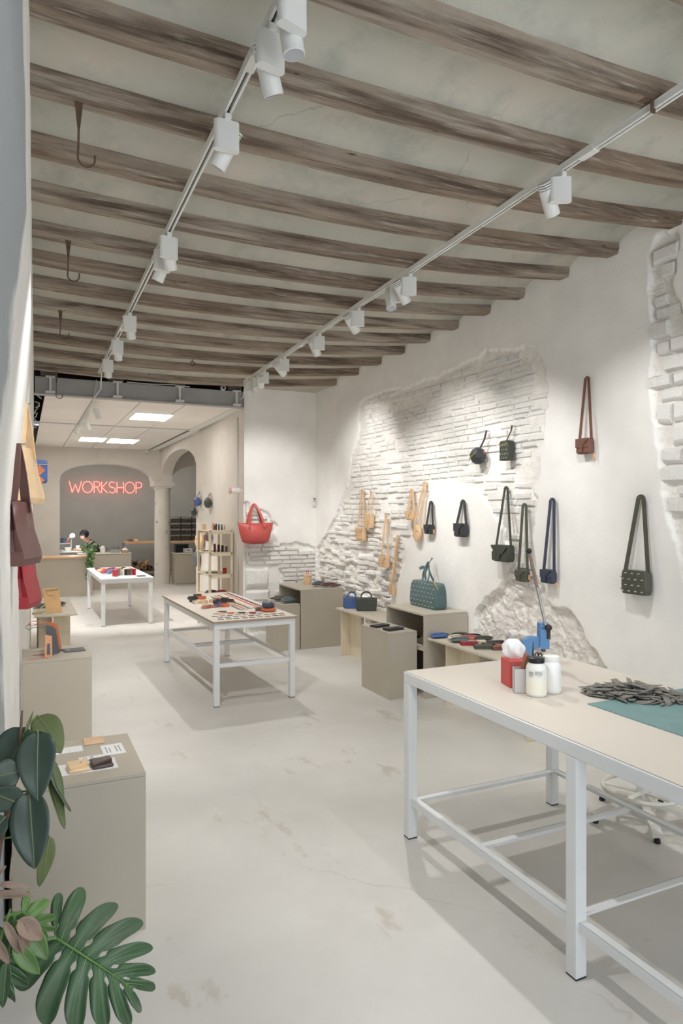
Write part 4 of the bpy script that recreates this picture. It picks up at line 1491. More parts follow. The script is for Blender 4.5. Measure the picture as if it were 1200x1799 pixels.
# ---- middle table goods
ZT = 0.750
MG = 'goods on the middle display table'
mid = lambda lx, ly: (1.865 + lx * math.cos(0.025) - ly * math.sin(0.025), 6.87 + lx * math.sin(0.025) + ly * math.cos(0.025))
SWC = [L_BLACK, L_GREY, L_BROWN, L_CORAL, L_TAN, L_NAVY, L_OLIVE, L_BURG]
for k in range(26):
    r_, c_ = k // 9, k % 9
    x, y = mid(-0.30 + 0.073 * c_ + (0.02 if r_ == 1 else 0) + R.uniform(-0.004, 0.004), -0.955 + 0.10 * r_)
    sc_ = R.randrange(len(SWC))
    o = swatch_mesh().build('leather_swatch', SWC[sc_], bevel=0.001, seg=1)
    o.location = (x, y, ZT)
    o.rotation_euler = (0, 0, R.uniform(-0.15, 0.15))
    tag(o, 'small %s leather swatch in the rows along the table front edge' % ('black', 'slate', 'chestnut', 'coral', 'tan', 'navy', 'olive', 'burgundy')[sc_], 'swatch', 'leather swatches')
for x, y, m, nm in ((1.63, 6.235, L_TAN, 'tan'), (1.692, 6.355, L_GREY, 'dark grey'), (1.735, 6.24, L_ORANGE, 'orange'), (1.835, 6.21, L_BLACK, 'black'), (1.93, 6.18, L_CRIM, 'red')):
    key_fob('%s leather key fob lying on the middle table' % nm, x, y, ZT, -0.35, m, MG)
for k, (m, nm) in enumerate(((L_GREY, 'slate strap, innermost of the row'), (L_ORANGE, 'orange strap second in the row'), (L_GREY, 'slate strap third in the row'),
                             (L_CREAM, 'cream strap in the middle of the row'), (L_CORAL, 'coral red strap in the row'), (L_NAVY, 'navy strap nearest the wall side'))):
    x = 1.90 + 0.052 * k
    lay_strap('%s laid lengthwise on the middle table' % nm, x + 0.02, 6.42 + 0.02 * k, x + 0.015, 7.80 - 0.06 * (5 - k), ZT, 0.024, m, 'straps on the middle table')
for x, y, z, r, m, nm in ((1.70, 7.42, 0, 0.06, L_BLACK, 'black belt coil at the back left'), (1.66, 7.20, 0, 0.045, L_BLACK, 'black belt coil left of the leopard coils'),
                          (1.79, 7.40, 0, 0.055, L_ORANGE, 'orange belt coil on the table'), (1.80, 7.60, 0, 0.05, L_BURG, 'burgundy belt coil at the back edge'),
                          (1.655, 7.06, 0, 0.04, L_CREAM, 'cream spotted belt coil'), (1.735, 7.05, 0, 0.045, L_TAN, 'tan spotted belt coil'),
                          (1.83, 7.08, 0, 0.04, L_TAN, 'light tan belt coil beside the dark heap'), (1.89, 7.12, 0, 0.05, L_DKBR, 'dark brown belt coil in the heap'),
                          (1.86, 6.98, 0, 0.05, L_BLACK, 'black belt coil in front of the heap'), (1.93, 6.93, 0.03, 0.05, L_BLACK, 'black belt coil on top of the heap'),
                          (1.88, 6.86, 0, 0.05, L_BURG, 'burgundy belt coil at the heap front'), (1.97, 6.86, 0, 0.045, L_DKBR, 'brown belt coil at the right of the heap'),
                          (1.80, 6.74, 0, 0.045, L_BLUE, 'blue belt coil at the front left'), (1.86, 6.70, 0, 0.05, L_ORANGE, 'orange belt coil at the heap front'),
                          (1.93, 6.74, 0, 0.045, L_CREAM, 'cream belt coil at the heap front right'), (2.0, 7.02, 0, 0.05, L_BLACK, 'black belt coil beside the straps')):
    coil_belt('%s on the middle table' % nm if 'table' not in nm else 'coiled ' + nm, x - 0.02, y, ZT + z, R.uniform(0, 6), r, m, group=MG)
for x, y, m, nm in ((1.64, 6.66, L_CORAL, 'coral'), (1.675, 6.76, L_TAN, 'tan'), (1.72, 6.70, L_ORANGE, 'orange')):
    soft_pouch('flat %s key pouch left of the belts' % nm, x, y, ZT + 0.006, R.uniform(-0.3, 0.3), 0.11, 0.05, 0.018, m, group=MG)
t = thing('pouch', 'round navy pouch stacked on an orange pouch near the table corner', 'pouch', (2.135, 6.21, ZT))
MB().lathe([(0.062, 0.004), (0.072, 0.012), (0.072, 0.028), (0.05, 0.034)], 18).build('orange_base', L_ORANGE, t, smooth=True, angle=60)
MB().lathe([(0.052, 0.034), (0.062, 0.05), (0.058, 0.075), (0.035, 0.09), (0.01, 0.094)], 18, at=(0, 0.01, 0)).build('navy_top', L_NAVY, t, smooth=True, angle=60)
MB().tube([(0.03, 0.02, 0.085), (0.055, 0.03, 0.115), (0.06, 0.03, 0.13)], 0.003, 6).build('pull_cord', L_BURG, t)
coil_belt('thin black cord coil beside the stacked round pouches', 2.06, 6.27, ZT, 0, 0.035, L_DKBR, 0.03)

# ---- far table goods
ZF = 0.710
FG = 'goods on the far display table'
stand_wallet('open crimson wallet standing at the front of the far table', 1.262, 10.97, ZF, 0.5, 0.085, 0.10, L_CRIM, 2.2, FG, inner=leather('pinkish', (210, 90, 100)))
for x, m, nm in ((1.375, L_GREY, 'slate'), (1.435, L_CREAM, 'cream'), (1.49, L_BLACK, 'black'), (1.55, L_BROWN, 'chestnut'), (1.61, L_CRIM, 'red')):
    stand_wallet('%s card wallet standing in the row on the far table' % nm, x, 11.05, ZF, PI / 2 + 0.2, 0.085, 0.10, m, 0.6, FG)

flat_wallet('flat grey wallet at the right front of the far table', 1.66, 10.83, ZF, 0.1, 0.12, 0.09, L_GREY, group=FG)
cols = [(L_CRIM, 'crimson'), (L_BLUE, 'blue'), (L_ORANGE, 'orange'), (L_BLACK, 'black'), (L_CREAM, 'cream'), (L_GREY, 'slate'), (L_BURG, 'burgundy'), (L_TAN, 'tan')]
for k in range(22):
    m, nm = cols[k % 8]
    x = 1.17 + 0.075 * (k % 7) + R.uniform(-0.02, 0.02)
    y = 11.5 + 0.28 * (k // 7) + R.uniform(-0.08, 0.08)
    soft_pouch('small %s coin purse among the heap on the far table' % nm, x, y, ZF + 0.01, R.uniform(0, 3), 0.11, 0.085, 0.045, m, name='coin_purse', cat='purse', group='coin purses on the far table')

# ---- wallets on the near wall bench
ZB = 0.560
BG = 'wallets on the wall bench'
WL = [(3.42, 5.22, 0.3, L_BLUE, 'cobalt blue pouch at the end of the wall bench', 0.17, 0.09), (3.50, 5.08, 0.2, L_CREAM, 'cream pouch beside the blue pouch', 0.14, 0.08),
      (3.47, 4.97, 0.1, L_TEAL, 'slate blue pouch lying behind the red wallets', 0.17, 0.09), (3.60, 5.16, 0.2, L_GREEN, 'dark green pouch against the wall', 0.17, 0.08),
      (3.66, 5.06, 0.3, L_BLACK, 'black pouch against the wall near the open box', 0.17, 0.07), (3.585, 5.0, 0.1, L_CORAL, 'coral pouch with a long edge', 0.20, 0.07),
      (3.69, 4.93, 0.2, L_GREEN, 'green pouch behind the cream wallet', 0.17, 0.07), (3.47, 4.84, 0.0, L_CRIM, 'crimson wallet at the bench edge', 0.14, 0.08),
      (3.56, 4.84, 0.1, L_CREAM, 'cream wallet in the middle of the bench', 0.14, 0.08), (3.49, 4.66, -0.1, L_OLIVE, 'olive wallet at the bench edge', 0.15, 0.09),
      (3.60, 4.70, 0.1, L_BLACK, 'black wallet in the middle of the bench', 0.14, 0.08), (3.69, 4.77, 0.2, L_BLACK, 'black wallet against the wall', 0.15, 0.08),
      (3.58, 4.57, 0.0, L_BROWN, 'chestnut wallet beside the olive wallet', 0.12, 0.08), (3.66, 4.60, 0.1, L_ORANGE, 'orange wallet near the tissue', 0.14, 0.08),
      (3.71, 4.50, 0.1, L_RED, 'red wallet furthest along by the wall', 0.15, 0.08), (3.60, 4.40, 0.0, L_OLIVE, 'olive pouch nearest the tissue box', 0.16, 0.09),
      (3.66, 3.95, 0.0, L_TAN, 'yellow tan wallet under the press', 0.14, 0.08)]
for x, y, rz, m, nm, l, w in WL:
    if 'pouch' in nm:
        soft_pouch(nm, x, y, ZB + 0.006, rz - 0.4, l * 1.05, w, 0.042, m, group=BG)
    else:
        flat_wallet(nm, x, y, ZB, rz - 0.4, l * 1.05, w, m, 0.032, group=BG)

# ---- goods on plinths and boxes
flat_wallet('black wallet left of the two on the plinth', 3.10, 5.76, 0.603, 0.25, 0.17, 0.10, L_BLACK, 0.022, group='black wallets on the plinth')
flat_wallet('black wallet right of the two on the plinth', 3.13, 5.55, 0.603, 0.15, 0.18, 0.10, L_BLACK, 0.022, group='black wallets on the plinth')
soft_pouch('folded teal pouch with a button lying on the corner plinth', 3.02, 8.02, 0.575, 0.2, 0.21, 0.13, 0.06, L_TEAL, loop=False)
soft_pouch('dark teal pouch half hidden behind the folded teal pouch', 2.97, 8.22, 0.575, 2.9, 0.16, 0.12, 0.055, L_GREEN, loop=True)
t = thing('lidded_pot', 'round tan leather pot with a lid and pink loop', 'pot', (3.44, 8.42, 0.738))
MB().lathe([(0.052, 0), (0.055, 0.01), (0.055, 0.10), (0.052, 0.105)], 22).build('body', L_TAN, t, smooth=True, angle=50)
MB().lathe([(0.058, 0.105), (0.058, 0.122), (0.05, 0.128), (0.012, 0.13)], 22).build('lid', L_TAN, t, smooth=True, angle=50)
MB().strap([(-0.01, 0, 0.128), (-0.012, 0, 0.17), (0.0, 0, 0.185), (0.012, 0, 0.165), (0.01, 0, 0.128)], 0.008, 0.004).build('loop', L_CORAL, t)
soft_pouch('dark grey long pouch on the corner box', 3.47, 8.14, 0.750, 0.5, 0.22, 0.08, 0.055, L_GREY, tilt=(0, 0))
soft_pouch('burgundy long pouch on the corner box edge', 3.55, 8.0, 0.750, 0.25, 0.24, 0.08, 0.045, L_BURG)
soft_pouch('thin brown pencil pouch at the corner box end', 3.63, 7.94, 0.750, 0.1, 0.16, 0.05, 0.028, L_DKBR)


def mini_bag(label, x, y, z, rz, w, h, d, m):
    t = thing('mini_bag', label, 'bag', (x, y, z), rz, 'mini handle bags')
    mb = MB()
    for v, k in ((0, 0.86), (0.12, 0.93), (0.9, 1.0), (1.0, 0.98)):
        for sx, sy in ((-1, -1), (1, -1), (1, 1), (-1, 1)):
            mb.v.append((sx * w / 2 * k, sy * d / 2 * (1 - 0.35 * v), h * v))
    for j in range(3):
        for i in range(4):
            mb.f.append((j * 4 + i, j * 4 + (i + 1) % 4, j * 4 + 4 + (i + 1) % 4, j * 4 + 4 + i))
    mb.f += [(3, 2, 1, 0), (12, 13, 14, 15)]
    mb.build('body', m, t, bevel=0.012, seg=3, smooth=True, angle=70)
    for s in (-1, 1):
        p = [(0.25 * w * math.cos(PI * k / 12), s * d * 0.28, h * 0.9 + 0.55 * h * math.sin(PI * k / 12) ** 0.7) for k in range(13)]
        MB().strap(p, 0.014, 0.005).build('handle', m, t)
    MB().strap([(-w * 0.42, 0, h + 0.001), (w * 0.42, 0, h + 0.001)], 0.004, 0.012).build('zip', BLACK, t)
    return t


mini_bag('blue mini handbag behind the dark green one on the bench', 3.54, 7.28, ZB, -0.45, 0.20, 0.13, 0.09, L_BLUE)
mini_bag('dark green mini handbag on the bench', 3.60, 7.02, ZB, -0.45, 0.25, 0.15, 0.10, L_GREEN)
t = thing('studded_pouch', 'burgundy studded pouch standing behind the open box', 'pouch', (3.62, 6.42, ZB), -0.5)
puffy(0.14, 0.06, 0.13, 0.3).build('body', L_BURG, t, smooth=True, angle=60)
studs(t, [(-0.05 + 0.03 * a, 0.02 + 0.035 * b) for a in range(4) for b in range(3)], -0.061)
flat_wallet('black wallet lying on the lower shelf inside the open box', 3.50, 5.85, 0.449, 0.2, 0.16, 0.09, L_BLACK, 0.02)

# ---- near left plinth: cards and purses
def card(label, x, y, z, rz, l, w, lines, th=0.004, seed=0):
    t = thing('product_card', label, 'card', (x, y, z), rz, 'white cards on the near plinth')
    MB().box(-l / 2, l / 2, -w / 2, w / 2, 0, th).build('card', PAPER, t, bevel=0.0012)
    rr = random.Random(seed)
    for (lx, ly, ll, vert) in lines:
        mb = MB()
        q = 0.0
        while q < ll:
            s = rr.uniform(0.003, 0.008)
            if vert:
                mb.box(lx - 0.0022, lx + 0.0022, ly + q, ly + q + s, th, th + 0.0003)
            else:
                mb.box(lx + q, lx + q + s, ly - 0.0022, ly + 0.0022, th, th + 0.0003)
            q += s + 0.002
        o = mb.build('printed_line', mat('grey_ink', (128, 130, 136), 0.8), t)
    return t


card('large white card under the tan and brown purses', 0.225, 3.015, 0.64, 0.02, 0.27, 0.125, [(0.005, -0.03, 0.05, True), (0.018, -0.025, 0.04, True), (-0.115, 0.0, 0.006, True)], seed=1)
card('narrow white price card between the purses and the text card', 0.272, 3.118, 0.64, 0.03, 0.105, 0.042, [(-0.033, -0.012, 0.022, True), (-0.024, -0.012, 0.022, True), (-0.005, -0.012, 0.022, True), (0.003, -0.012, 0.022, True)], seed=2)
card('white card with grey text at the right of the plinth', 0.366, 3.19, 0.64, 0.03, 0.094, 0.135, [(-0.028, -0.045, 0.07, True), (-0.014, -0.045, 0.06, True), (0.014, -0.045, 0.085, True), (0.028, -0.045, 0.085, True)], seed=3)
card('white card half hidden under the rubber plant leaf', 0.165, 3.26, 0.64, 0.03, 0.16, 0.075, [(0.025, -0.02, 0.006, True), (-0.03, -0.02, 0.03, True)], seed=4)
o = MB().box(-0.045, 0.045, -0.05, 0.05, 0, 0.006).build('leather_coaster', L_TAN, bevel=0.006)
o.location = (0.30, 3.345, 0.64)
tag(o, 'square tan leather coaster at the back of the near plinth', 'coaster')


def snap_purse(label, x, y, z, rz, l, w, th, m):
    t = thing('coin_purse', label, 'purse', (x, y, z), rz, 'coin purses on the near plinth')
    MB().box(-l / 2, l / 2, -w / 2, w / 2, 0, th * 0.55).build('body', m, t, bevel=0.008, seg=3, smooth=True, angle=70)
    MB().prism([(-l / 2, w / 2), (l / 2, w / 2), (l / 2, -w * 0.10), (l * 0.35, -w * 0.12), (-l * 0.42, -w * 0.48), (-l / 2, -w * 0.40)], th * 0.5, th, lambda a, b, d: (a, b, d)).build('flap', m, t, bevel=0.005, seg=2)
    MB().lathe([(0.004, 0), (0.003, 0.003)], 8, at=(l * 0.12, -w * 0.02, th)).build('snap', BRASS, t, smooth=True)
    return t


snap_purse('natural tan snap purse on the white card', 0.208, 2.995, 0.644, 0.08, 0.082, 0.085, 0.026, L_PEACH)
snap_purse('dark brown snap purse on the white card', 0.30, 3.0, 0.644, 0.10, 0.084, 0.08, 0.024, leather('espresso', (82, 64, 58), 0.35))

# ---- second left plinth: wrist pouches propped on orange stands
def wrist_pouch(label, x, y, m, inner):
    t = thing('propped_pouch', label, 'pouch', (x, y, 0.64), 0.0, 'propped wrist pouches')
    sh = [(0.0, 0.0), (0.12, 0.0), (0.085, 0.19), (0.05, 0.22), (0.0, 0.235)]
    MB().prism(sh, -0.005, 0.005, lambda a, b, d: (a * 0.85 + 0.03, d + a * 1.1 + b * 0.02, b)).build('body', m, t, bevel=0.002)
    MB().prism([(0.005, 0.0), (0.09, 0.0), (0.085, 0.15), (0.01, 0.17)], -0.008, -0.0045, lambda a, b, d: (a * 0.62 + 0.02, d + a * 0.3 - 0.01 + b * 0.03, b)).build('front_panel', inner, t, bevel=0.001)
    MB().prism([(0.03, 0.02), (0.065, 0.02), (0.062, 0.10), (0.033, 0.10)], -0.012, -0.008, lambda a, b, d: (a * 0.62 + 0.02, d + a * 0.3 - 0.01 + b * 0.03, b)).build('pocket', m, t)
    MB().box(-0.075, 0.05, -0.03, -0.016, 0, 0.003).build('stand_foot', L_ORANGE, t)
    p = [(0.03, 0.01, 0.225), (-0.02, 0.0, 0.245), (-0.075, -0.01, 0.25), (-0.10, -0.01, 0.235), (-0.085, -0.01, 0.215), (-0.03, 0.0, 0.225), (0.03, 0.01, 0.205)]
    MB().band(p, (0, 1, 0), 0.012, 0.004).build('wrist_loop', m, t)
    return t


wrist_pouch('orange wrist pouch propped upright on the second plinth', 0.145, 5.56, L_ORANGE, L_TAN)
wrist_pouch('grey wrist pouch with tan front propped beside the orange one', 0.125, 5.42, L_GREY, leather('apricot', (232, 158, 116)))
t = thing('flat_pouch', 'flat slate wrist pouch lying at the right of the second plinth', 'pouch', (0.36, 5.60, 0.64), 0.08)
MB().box(-0.075, 0.075, -0.06, 0.06, 0, 0.01).build('body', L_GREY, t, bevel=0.003)
MB().box(-0.045, -0.039, -0.045, 0.03, 0.01, 0.012).build('clasp', BRASS, t)
MB().strap([(-0.07, 0.03, 0.008), (-0.12, 0.05, 0.006), (-0.17, 0.09, 0.006)], 0.006, 0.012).build('wrist_loop', L_GREY, t)
MB().strap([(-0.07, 0.01, 0.006), (-0.12, 0.02, 0.005), (-0.165, 0.08, 0.005)], 0.006, 0.012).build('wrist_loop', L_GREY, t)

# ---- left bench: tan holder, dark pouch
t = thing('card_holder', 'tan flat card holder with a loop propped up on the left bench', 'pouch', (0.33, 8.38, 0.56), 0.12)
MB().prism([(-0.085, 0), (0.085, 0), (0.085, 0.27), (-0.085, 0.27)], -0.006, 0.006, lambda a, b, d: (a - 0.12 * b, d + 0.25 * b, b)).build('body', leather('honey', (224, 170, 104)), t, bevel=0.003)
MB().strap([(-0.075, 0.045, 0.245), (-0.06, 0.04, 0.21), (-0.03, 0.035, 0.195), (0.0, 0.04, 0.21), (0.01, 0.045, 0.25)], 0.006, 0.008).build('loop', L_TAN, t)
MB().strap([(-0.085, 0.05, 0.258), (0.05, 0.05, 0.266)], 0.006, 0.018).build('zip', BRASS, t)
MB().strap([(-0.08, 0.02, 0.10), (-0.14, 0.02, 0.06), (-0.19, 0.0, 0.012)], 0.010, 0.012).build('cord', leather('lime', (200, 186, 120)), t)
coil_belt('pale yellow belt coil at the foot of the tan card holder', 0.16, 8.36, 0.56, 0.3, 0.06, leather('lime', (200, 186, 120)), 0.012)
soft_pouch('black pouch lying behind the tan card holder', 0.35, 8.95, 0.568, 0.2, 0.26, 0.14, 0.05, L_BLACK)
soft_pouch('dark grey long pouch at the wall end of the left bench', 0.20, 8.86, 0.568, 0.1, 0.16, 0.10, 0.045, L_GREY)

# ------------------------------------------------------------------ goods on the near worktable (top at 0.866)
ZN = 0.866
t = thing('tissue_box', 'red cube tissue box with a white tissue standing on the worktable', 'tissue box', (2.165, 2.625, ZN), -0.25)
MB().box(-0.062, 0.062, -0.055, 0.055, 0, 0.128).build('box', mat('red_card', (200, 84, 82), 0.55, 0.03, 6), t, bevel=0.004)
mb = MB()
def tis(u, v):
    a = 2 * PI * u
    r_ = 0.006 + 0.044 * math.sqrt(max(0.0, 1 - (1.9 * v - 0.92) ** 2)) * (1 + 0.13 * math.sin(4 * a + 5 * v) + 0.09 * math.sin(7 * a - 6 * v) + 0.05 * math.sin(13 * a + 9 * v))
    return (-0.005 - 0.03 * v * (1 - 0.5 * v) + r_ * math.cos(a), 0.01 + r_ * math.sin(a) * 0.6, 0.118 + 0.105 * v + 0.010 * math.sin(3 * a + 2) * v * (1 - v))
mb.grid(tis, 48, 14)
mb.build('tissue', mat('white_tissue', (238, 238, 238), 0.9, 0.01, 5, 0.2, 30), t, smooth=True, angle=180, solid=0.0008)
t = thing('tool_cup', 'square grey cup with a wooden-handled tool and scissors', 'cup', (2.085, 2.515, ZN), -0.55)
a, b, hh = 0.027, 0.027, 0.112
mb = MB().box(-a, a, -b, -b + 0.003, 0, hh).box(-a, a, b - 0.003, b, 0, hh).box(-a, -a + 0.003, -b, b, 0, hh).box(a - 0.003, a, -b, b, 0, hh).box(-a, a, -b, b, 0, 0.004)
mb.build('cup', mat('grey_plastic', (196, 192, 190), 0.5, 0.02, 4), t)
MB().lathe([(0.007, -0.01), (0.010, 0.03), (0.012, 0.09), (0.010, 0.10), (0.004, 0.105)], 14, m=Matrix.Translation((0.008, -0.004, 0.085)) @ Matrix.Rotation(0.28, 4, 'Y')).build('wooden_handle', mat('walnut_handle', (146, 98, 78), 0.6, 0.1, 12), t, smooth=True)
MB().lathe([(0.006, 0.0), (0.008, 0.03), (0.007, 0.07), (0.003, 0.075)], 12, m=Matrix.Translation((0.010, 0.010, 0.09)) @ Matrix.Rotation(0.45, 4, 'Y')).build('second_handle', mat('ash_handle', (196, 166, 132), 0.6, 0.1, 12), t, smooth=True)
MB().tube([(-0.02, 0.01, 0.01), (-0.024, 0.012, 0.13)], 0.0022, 6).build('needle', STEEL, t)

jar_prof = lambda r_, h: [(r_ * 0.86, 0.0), (r_ * 0.97, 0.006), (r_, 0.018), (r_, h * 0.70), (r_ * 0.95, h * 0.78), (r_ * 0.80, h * 0.85), (r_ * 0.78, h * 0.88)]
PLASTIC = mat('milky_plastic', (230, 230, 224), 0.35, 0.01, 4)
t = thing('glue_jar', 'milky plastic jar with black lid, printed label and white glue', 'jar', (2.118, 2.437, ZN))
MB().lathe(jar_prof(0.0455, 0.172), 28).build('body', PLASTIC, t, smooth=True, angle=60)
MB().lathe([(0.0462, 0.012), (0.0464, 0.02), (0.0462, 0.082)], 28).build('glue', mat('white_glue', (236, 232, 218), 0.4, 0.01, 4), t, smooth=True, angle=60)
MB().lathe([(0.0365, 0.151), (0.037, 0.153), (0.037, 0.171), (0.034, 0.173)], 28).build('lid', BLACK, t, smooth=True, angle=50)
lb = MB()
rr = random.Random(5)
for (a0, a1, z0, z1) in ((-3.05, -2.55, 0.088, 0.112), (-2.42, -1.70, 0.088, 0.115)):
    for row_ in range(5):
        zz = z1 - 0.005 * row_
        q = a0
        while q < a1:
            w_ = rr.uniform(0.02, 0.07)
            if row_ < 3 or rr.random() < 0.5:
                p = [(0.0466 * math.cos(v), 0.0466 * math.sin(v)) for v in (q, min(q + w_, a1))]
                lb.add([(p[0][0], p[0][1], zz), (p[1][0], p[1][1], zz), (p[1][0], p[1][1], zz + 0.0026), (p[0][0], p[0][1], zz + 0.0026)], [(0, 1, 2, 3)])
            q += w_ + 0.02
lb.build('label_print', mat('label_ink', (110, 112, 116), 0.7), t)
t = thing('plastic_jar', 'plain white plastic jar with a white lid behind the glue jar', 'jar', (2.220, 2.452, ZN))
MB().lathe(jar_prof(0.043, 0.168), 28).build('body', mat('white_plastic', (236, 236, 234), 0.35, 0.01, 4), t, smooth=True, angle=60)
MB().lathe([(0.0355, 0.147), (0.036, 0.149), (0.036, 0.168), (0.033, 0.170)], 28).build('lid', MATS['white_plastic'], t, smooth=True, angle=50)
# scissors and blue handled tools standing behind the jars
t = thing('tool_cup', 'blue cup of scissors and awls behind the jars', 'cup', (2.285, 2.62, ZN), 0.2)
MB().lathe([(0.024, 0), (0.027, 0.09), (0.025, 0.09), (0.022, 0.004)], 16).build('cup', L_BLUE, t, smooth=True, angle=50)
b = MB()
ring(b, (-0.012, -0.004, 0.135), 0.013, 0.0035, 'y', 14)
ring(b, (0.016, -0.004, 0.128), 0.013, 0.0035, 'y', 14)
b.tube([(-0.010, -0.004, 0.12), (0.004, 0, 0.05)], 0.003, 6)
b.tube([(0.014, -0.004, 0.115), (0.0, 0, 0.05)], 0.003, 6)
b.build('scissors', BLACK, t, smooth=True)
MB().tube([(-0.014, 0.01, 0.06), (-0.020, 0.012, 0.13), (-0.018, 0.012, 0.20)], [0.005, 0.005, 0.002], 8).build('awl', L_NAVY, t)
MB().tube([(0.012, 0.012, 0.06), (0.034, 0.012, 0.165)], [0.003, 0.004], 8).build('marker', leather('lilac', (180, 160, 178)), t)

# cutting mat and leather scraps
o = MB().box(-0.30, 0.30, -0.46, 0.46, 0, 0.004).build('cutting_mat', mat('teal_cutting_mat', (112, 144, 144), 0.6, 0.05, 12, 0.1, 90), bevel=0.001)
o.location = (2.52, 1.77, ZN)
tag(o, 'teal cutting mat on the right of the worktable', 'mat')
SCR = []
for k in range(14):
    r_ = random.Random(100 + k)
    n = r_.choice((5, 6, 7))
    L, Wd = r_.uniform(0.06, 0.16), r_.uniform(0.022, 0.05)
    poly = []
    for i in range(n):
        w_ = 2 * PI * (i + r_.uniform(-0.3, 0.3)) / n
        poly.append((L / 2 * math.cos(w_) * r_.uniform(0.7, 1.1), Wd / 2 * math.sin(w_) * r_.uniform(0.6, 1.2)))
    mb = MB()
    cv = r_.uniform(-2.5, 2.5)
    mb.prism(poly, 0, 0.0025, lambda a, b, d, cv=cv: (a, b, d + cv * a * a))
    SCR.append(mb.mesh('leather_scrap', L_SCRAP))
rs = random.Random(12)
ca_, sa_2 = math.cos(-0.85), math.sin(-0.85)
for k in range(150):
    q = math.sqrt(rs.random())
    w_ = rs.uniform(0, 2 * PI)
    u, v = 0.215 * q * math.cos(w_), 0.125 * q * math.sin(w_)
    hz_ = 0.052 * max(0, 1 - q ** 1.6) * rs.uniform(0.35, 1.0)
    o = bpy.data.objects.new('leather_scrap', rs.choice(SCR))
    COL.objects.link(o)
    o.location = (2.515 + u * ca_ - v * sa_2, 2.235 + u * sa_2 + v * ca_, ZN + 0.009 + hz_)
    o.rotation_euler = (rs.uniform(-0.22, 0.22), rs.uniform(-0.22, 0.22), rs.uniform(0, 6.28))
    s_ = rs.uniform(0.7, 1.15)
    o.scale = (s_, s_, 1)
    tag(o, 'grey leather offcut in the heap on the worktable', 'leather scrap', 'leather scraps')
mb = MB()
for k in range(160):
    u, v = 0.18 + abs(rs.gauss(0, 0.05)), rs.gauss(0.0, 0.06)
    x, y = 2.515 + u * ca_ - v * sa_2, 2.235 + u * sa_2 + v * ca_
    if x < 2.82:
        mb.obox((x, y, ZN + 0.006), (rs.uniform(0.003, 0.010), 0.002, 0.002), (0, 0, rs.uniform(0, 3)))
o = mb.build('leather_crumbs', L_SCRAP)
tag(o, 'fine grey leather crumbs at the edge of the scrap heap', 'crumbs', kind='stuff')

# blue arbor press
BLUEP = mat('blue_press_paint', (88, 134, 182), 0.45, 0.03, 5)
t = thing('arbor_press', 'blue hand lever press with a long handle on the worktable', 'press', (2.50, 2.86, ZN), -0.42)
fr = [(-0.095, 0.0), (0.075, 0.0), (0.075, 0.022), (-0.03, 0.026), (-0.032, 0.09), (-0.015, 0.108), (0.0, 0.108), (0.0, 0.242), (0.028, 0.242), (0.028, 0.16), (0.0, 0.16), (-0.008, 0.168), (-0.055, 0.166), (-0.085, 0.145), (-0.095, 0.10)]
fr = [(-0.095, 0.0), (0.075, 0.0), (0.075, 0.022), (-0.035, 0.026), (-0.035, 0.085), (-0.018, 0.112), (0.002, 0.112), (0.002, 0.168), (-0.05, 0.17), (-0.085, 0.15), (-0.095, 0.115)]
MB().prism(fr, -0.02, 0.02, lambda a, b, d: (a, d, b)).build('frame', BLUEP, t, bevel=0.003)
MB().box(0.0, 0.052, -0.028, 0.028, 0.105, 0.242).build('ram_housing', BLUEP, t, bevel=0.003)
MB().box(0.018, 0.036, -0.010, 0.010, 0.088, 0.106).build('ram', mat('ram_brown', (92, 66, 66), 0.5), t)
MB().lathe([(0.015, -0.012), (0.017, -0.008), (0.017, 0.010), (0.012, 0.014)], 18, m=Matrix.Translation((0.042, -0.036, 0.222)) @ Matrix.Rotation(PI / 2, 4, 'X')).build('gear_hub', DARKMETAL, t, smooth=True, angle=40)
MB().box(0.036, 0.056, -0.034, -0.022, 0.160, 0.222).build('hub_plate', DARKMETAL, t, bevel=0.004)
MB().lathe([(0.004, -0.001), (0.004, 0.002)], 8, m=Matrix.Translation((0.012, -0.029, 0.218)) @ Matrix.Rotation(PI / 2, 4, 'X')).build('bolt', DARKMETAL, t)
MB().tube([(0.026, -0.036, 0.235), (-0.018, -0.036, 0.435)], 0.0075, 10).build('lever', STEEL, t, smooth=True)
MB().tube([(-0.018, -0.036, 0.435), (-0.058, -0.036, 0.615)], 0.0085, 10).build('lever_sleeve', mat('brown_sleeve', (132, 112, 102), 0.6, 0.08, 14), t, smooth=True)
MB().lathe([(0.004, -0.015), (0.012, -0.010), (0.0155, 0.0), (0.012, 0.010), (0.004, 0.015)], 16, at=(-0.061, -0.036, 0.628)).build('lever_knob', BLACK, t, smooth=True, angle=180)

# ------------------------------------------------------------------ stool behind the worktable
STW = mat('white_stool_plastic', (216, 215, 208), 0.45, 0.02, 4)
t = thing('swivel_stool', 'white swivel stool with foot ring and five-star base behind the worktable', 'stool', (3.11, 2.72, 0), 0.35)
MB().lathe([(0.030, 0.07), (0.032, 0.16), (0.026, 0.17), (0.026, 0.47)], 20).build('post', STW, t, smooth=True, angle=40)
MB().lathe([(0.06, 0.075), (0.065, 0.10), (0.045, 0.115)], 20).build('hub', STW, t, smooth=True, angle=40)
for k in range(5):
    w_ = 2 * PI * k / 5
    d = Vector((math.cos(w_), math.sin(w_), 0))
    lg = MB().band([d * 0.03 + Vector((0, 0, 0.095)), d * 0.14 + Vector((0, 0, 0.085)), d * 0.27 + Vector((0, 0, 0.045)), d * 0.29 + Vector((0, 0, 0.04))], Vector((-d.y, d.x, 0)), 0.05, 0.022).build('leg', STW, t, bevel=0.004)
    MB().lathe([(0.016, 0.0), (0.018, 0.006), (0.012, 0.032)], 12, at=tuple(d * 0.278)).build('glide', BLACK, lg, smooth=True)
b = MB()
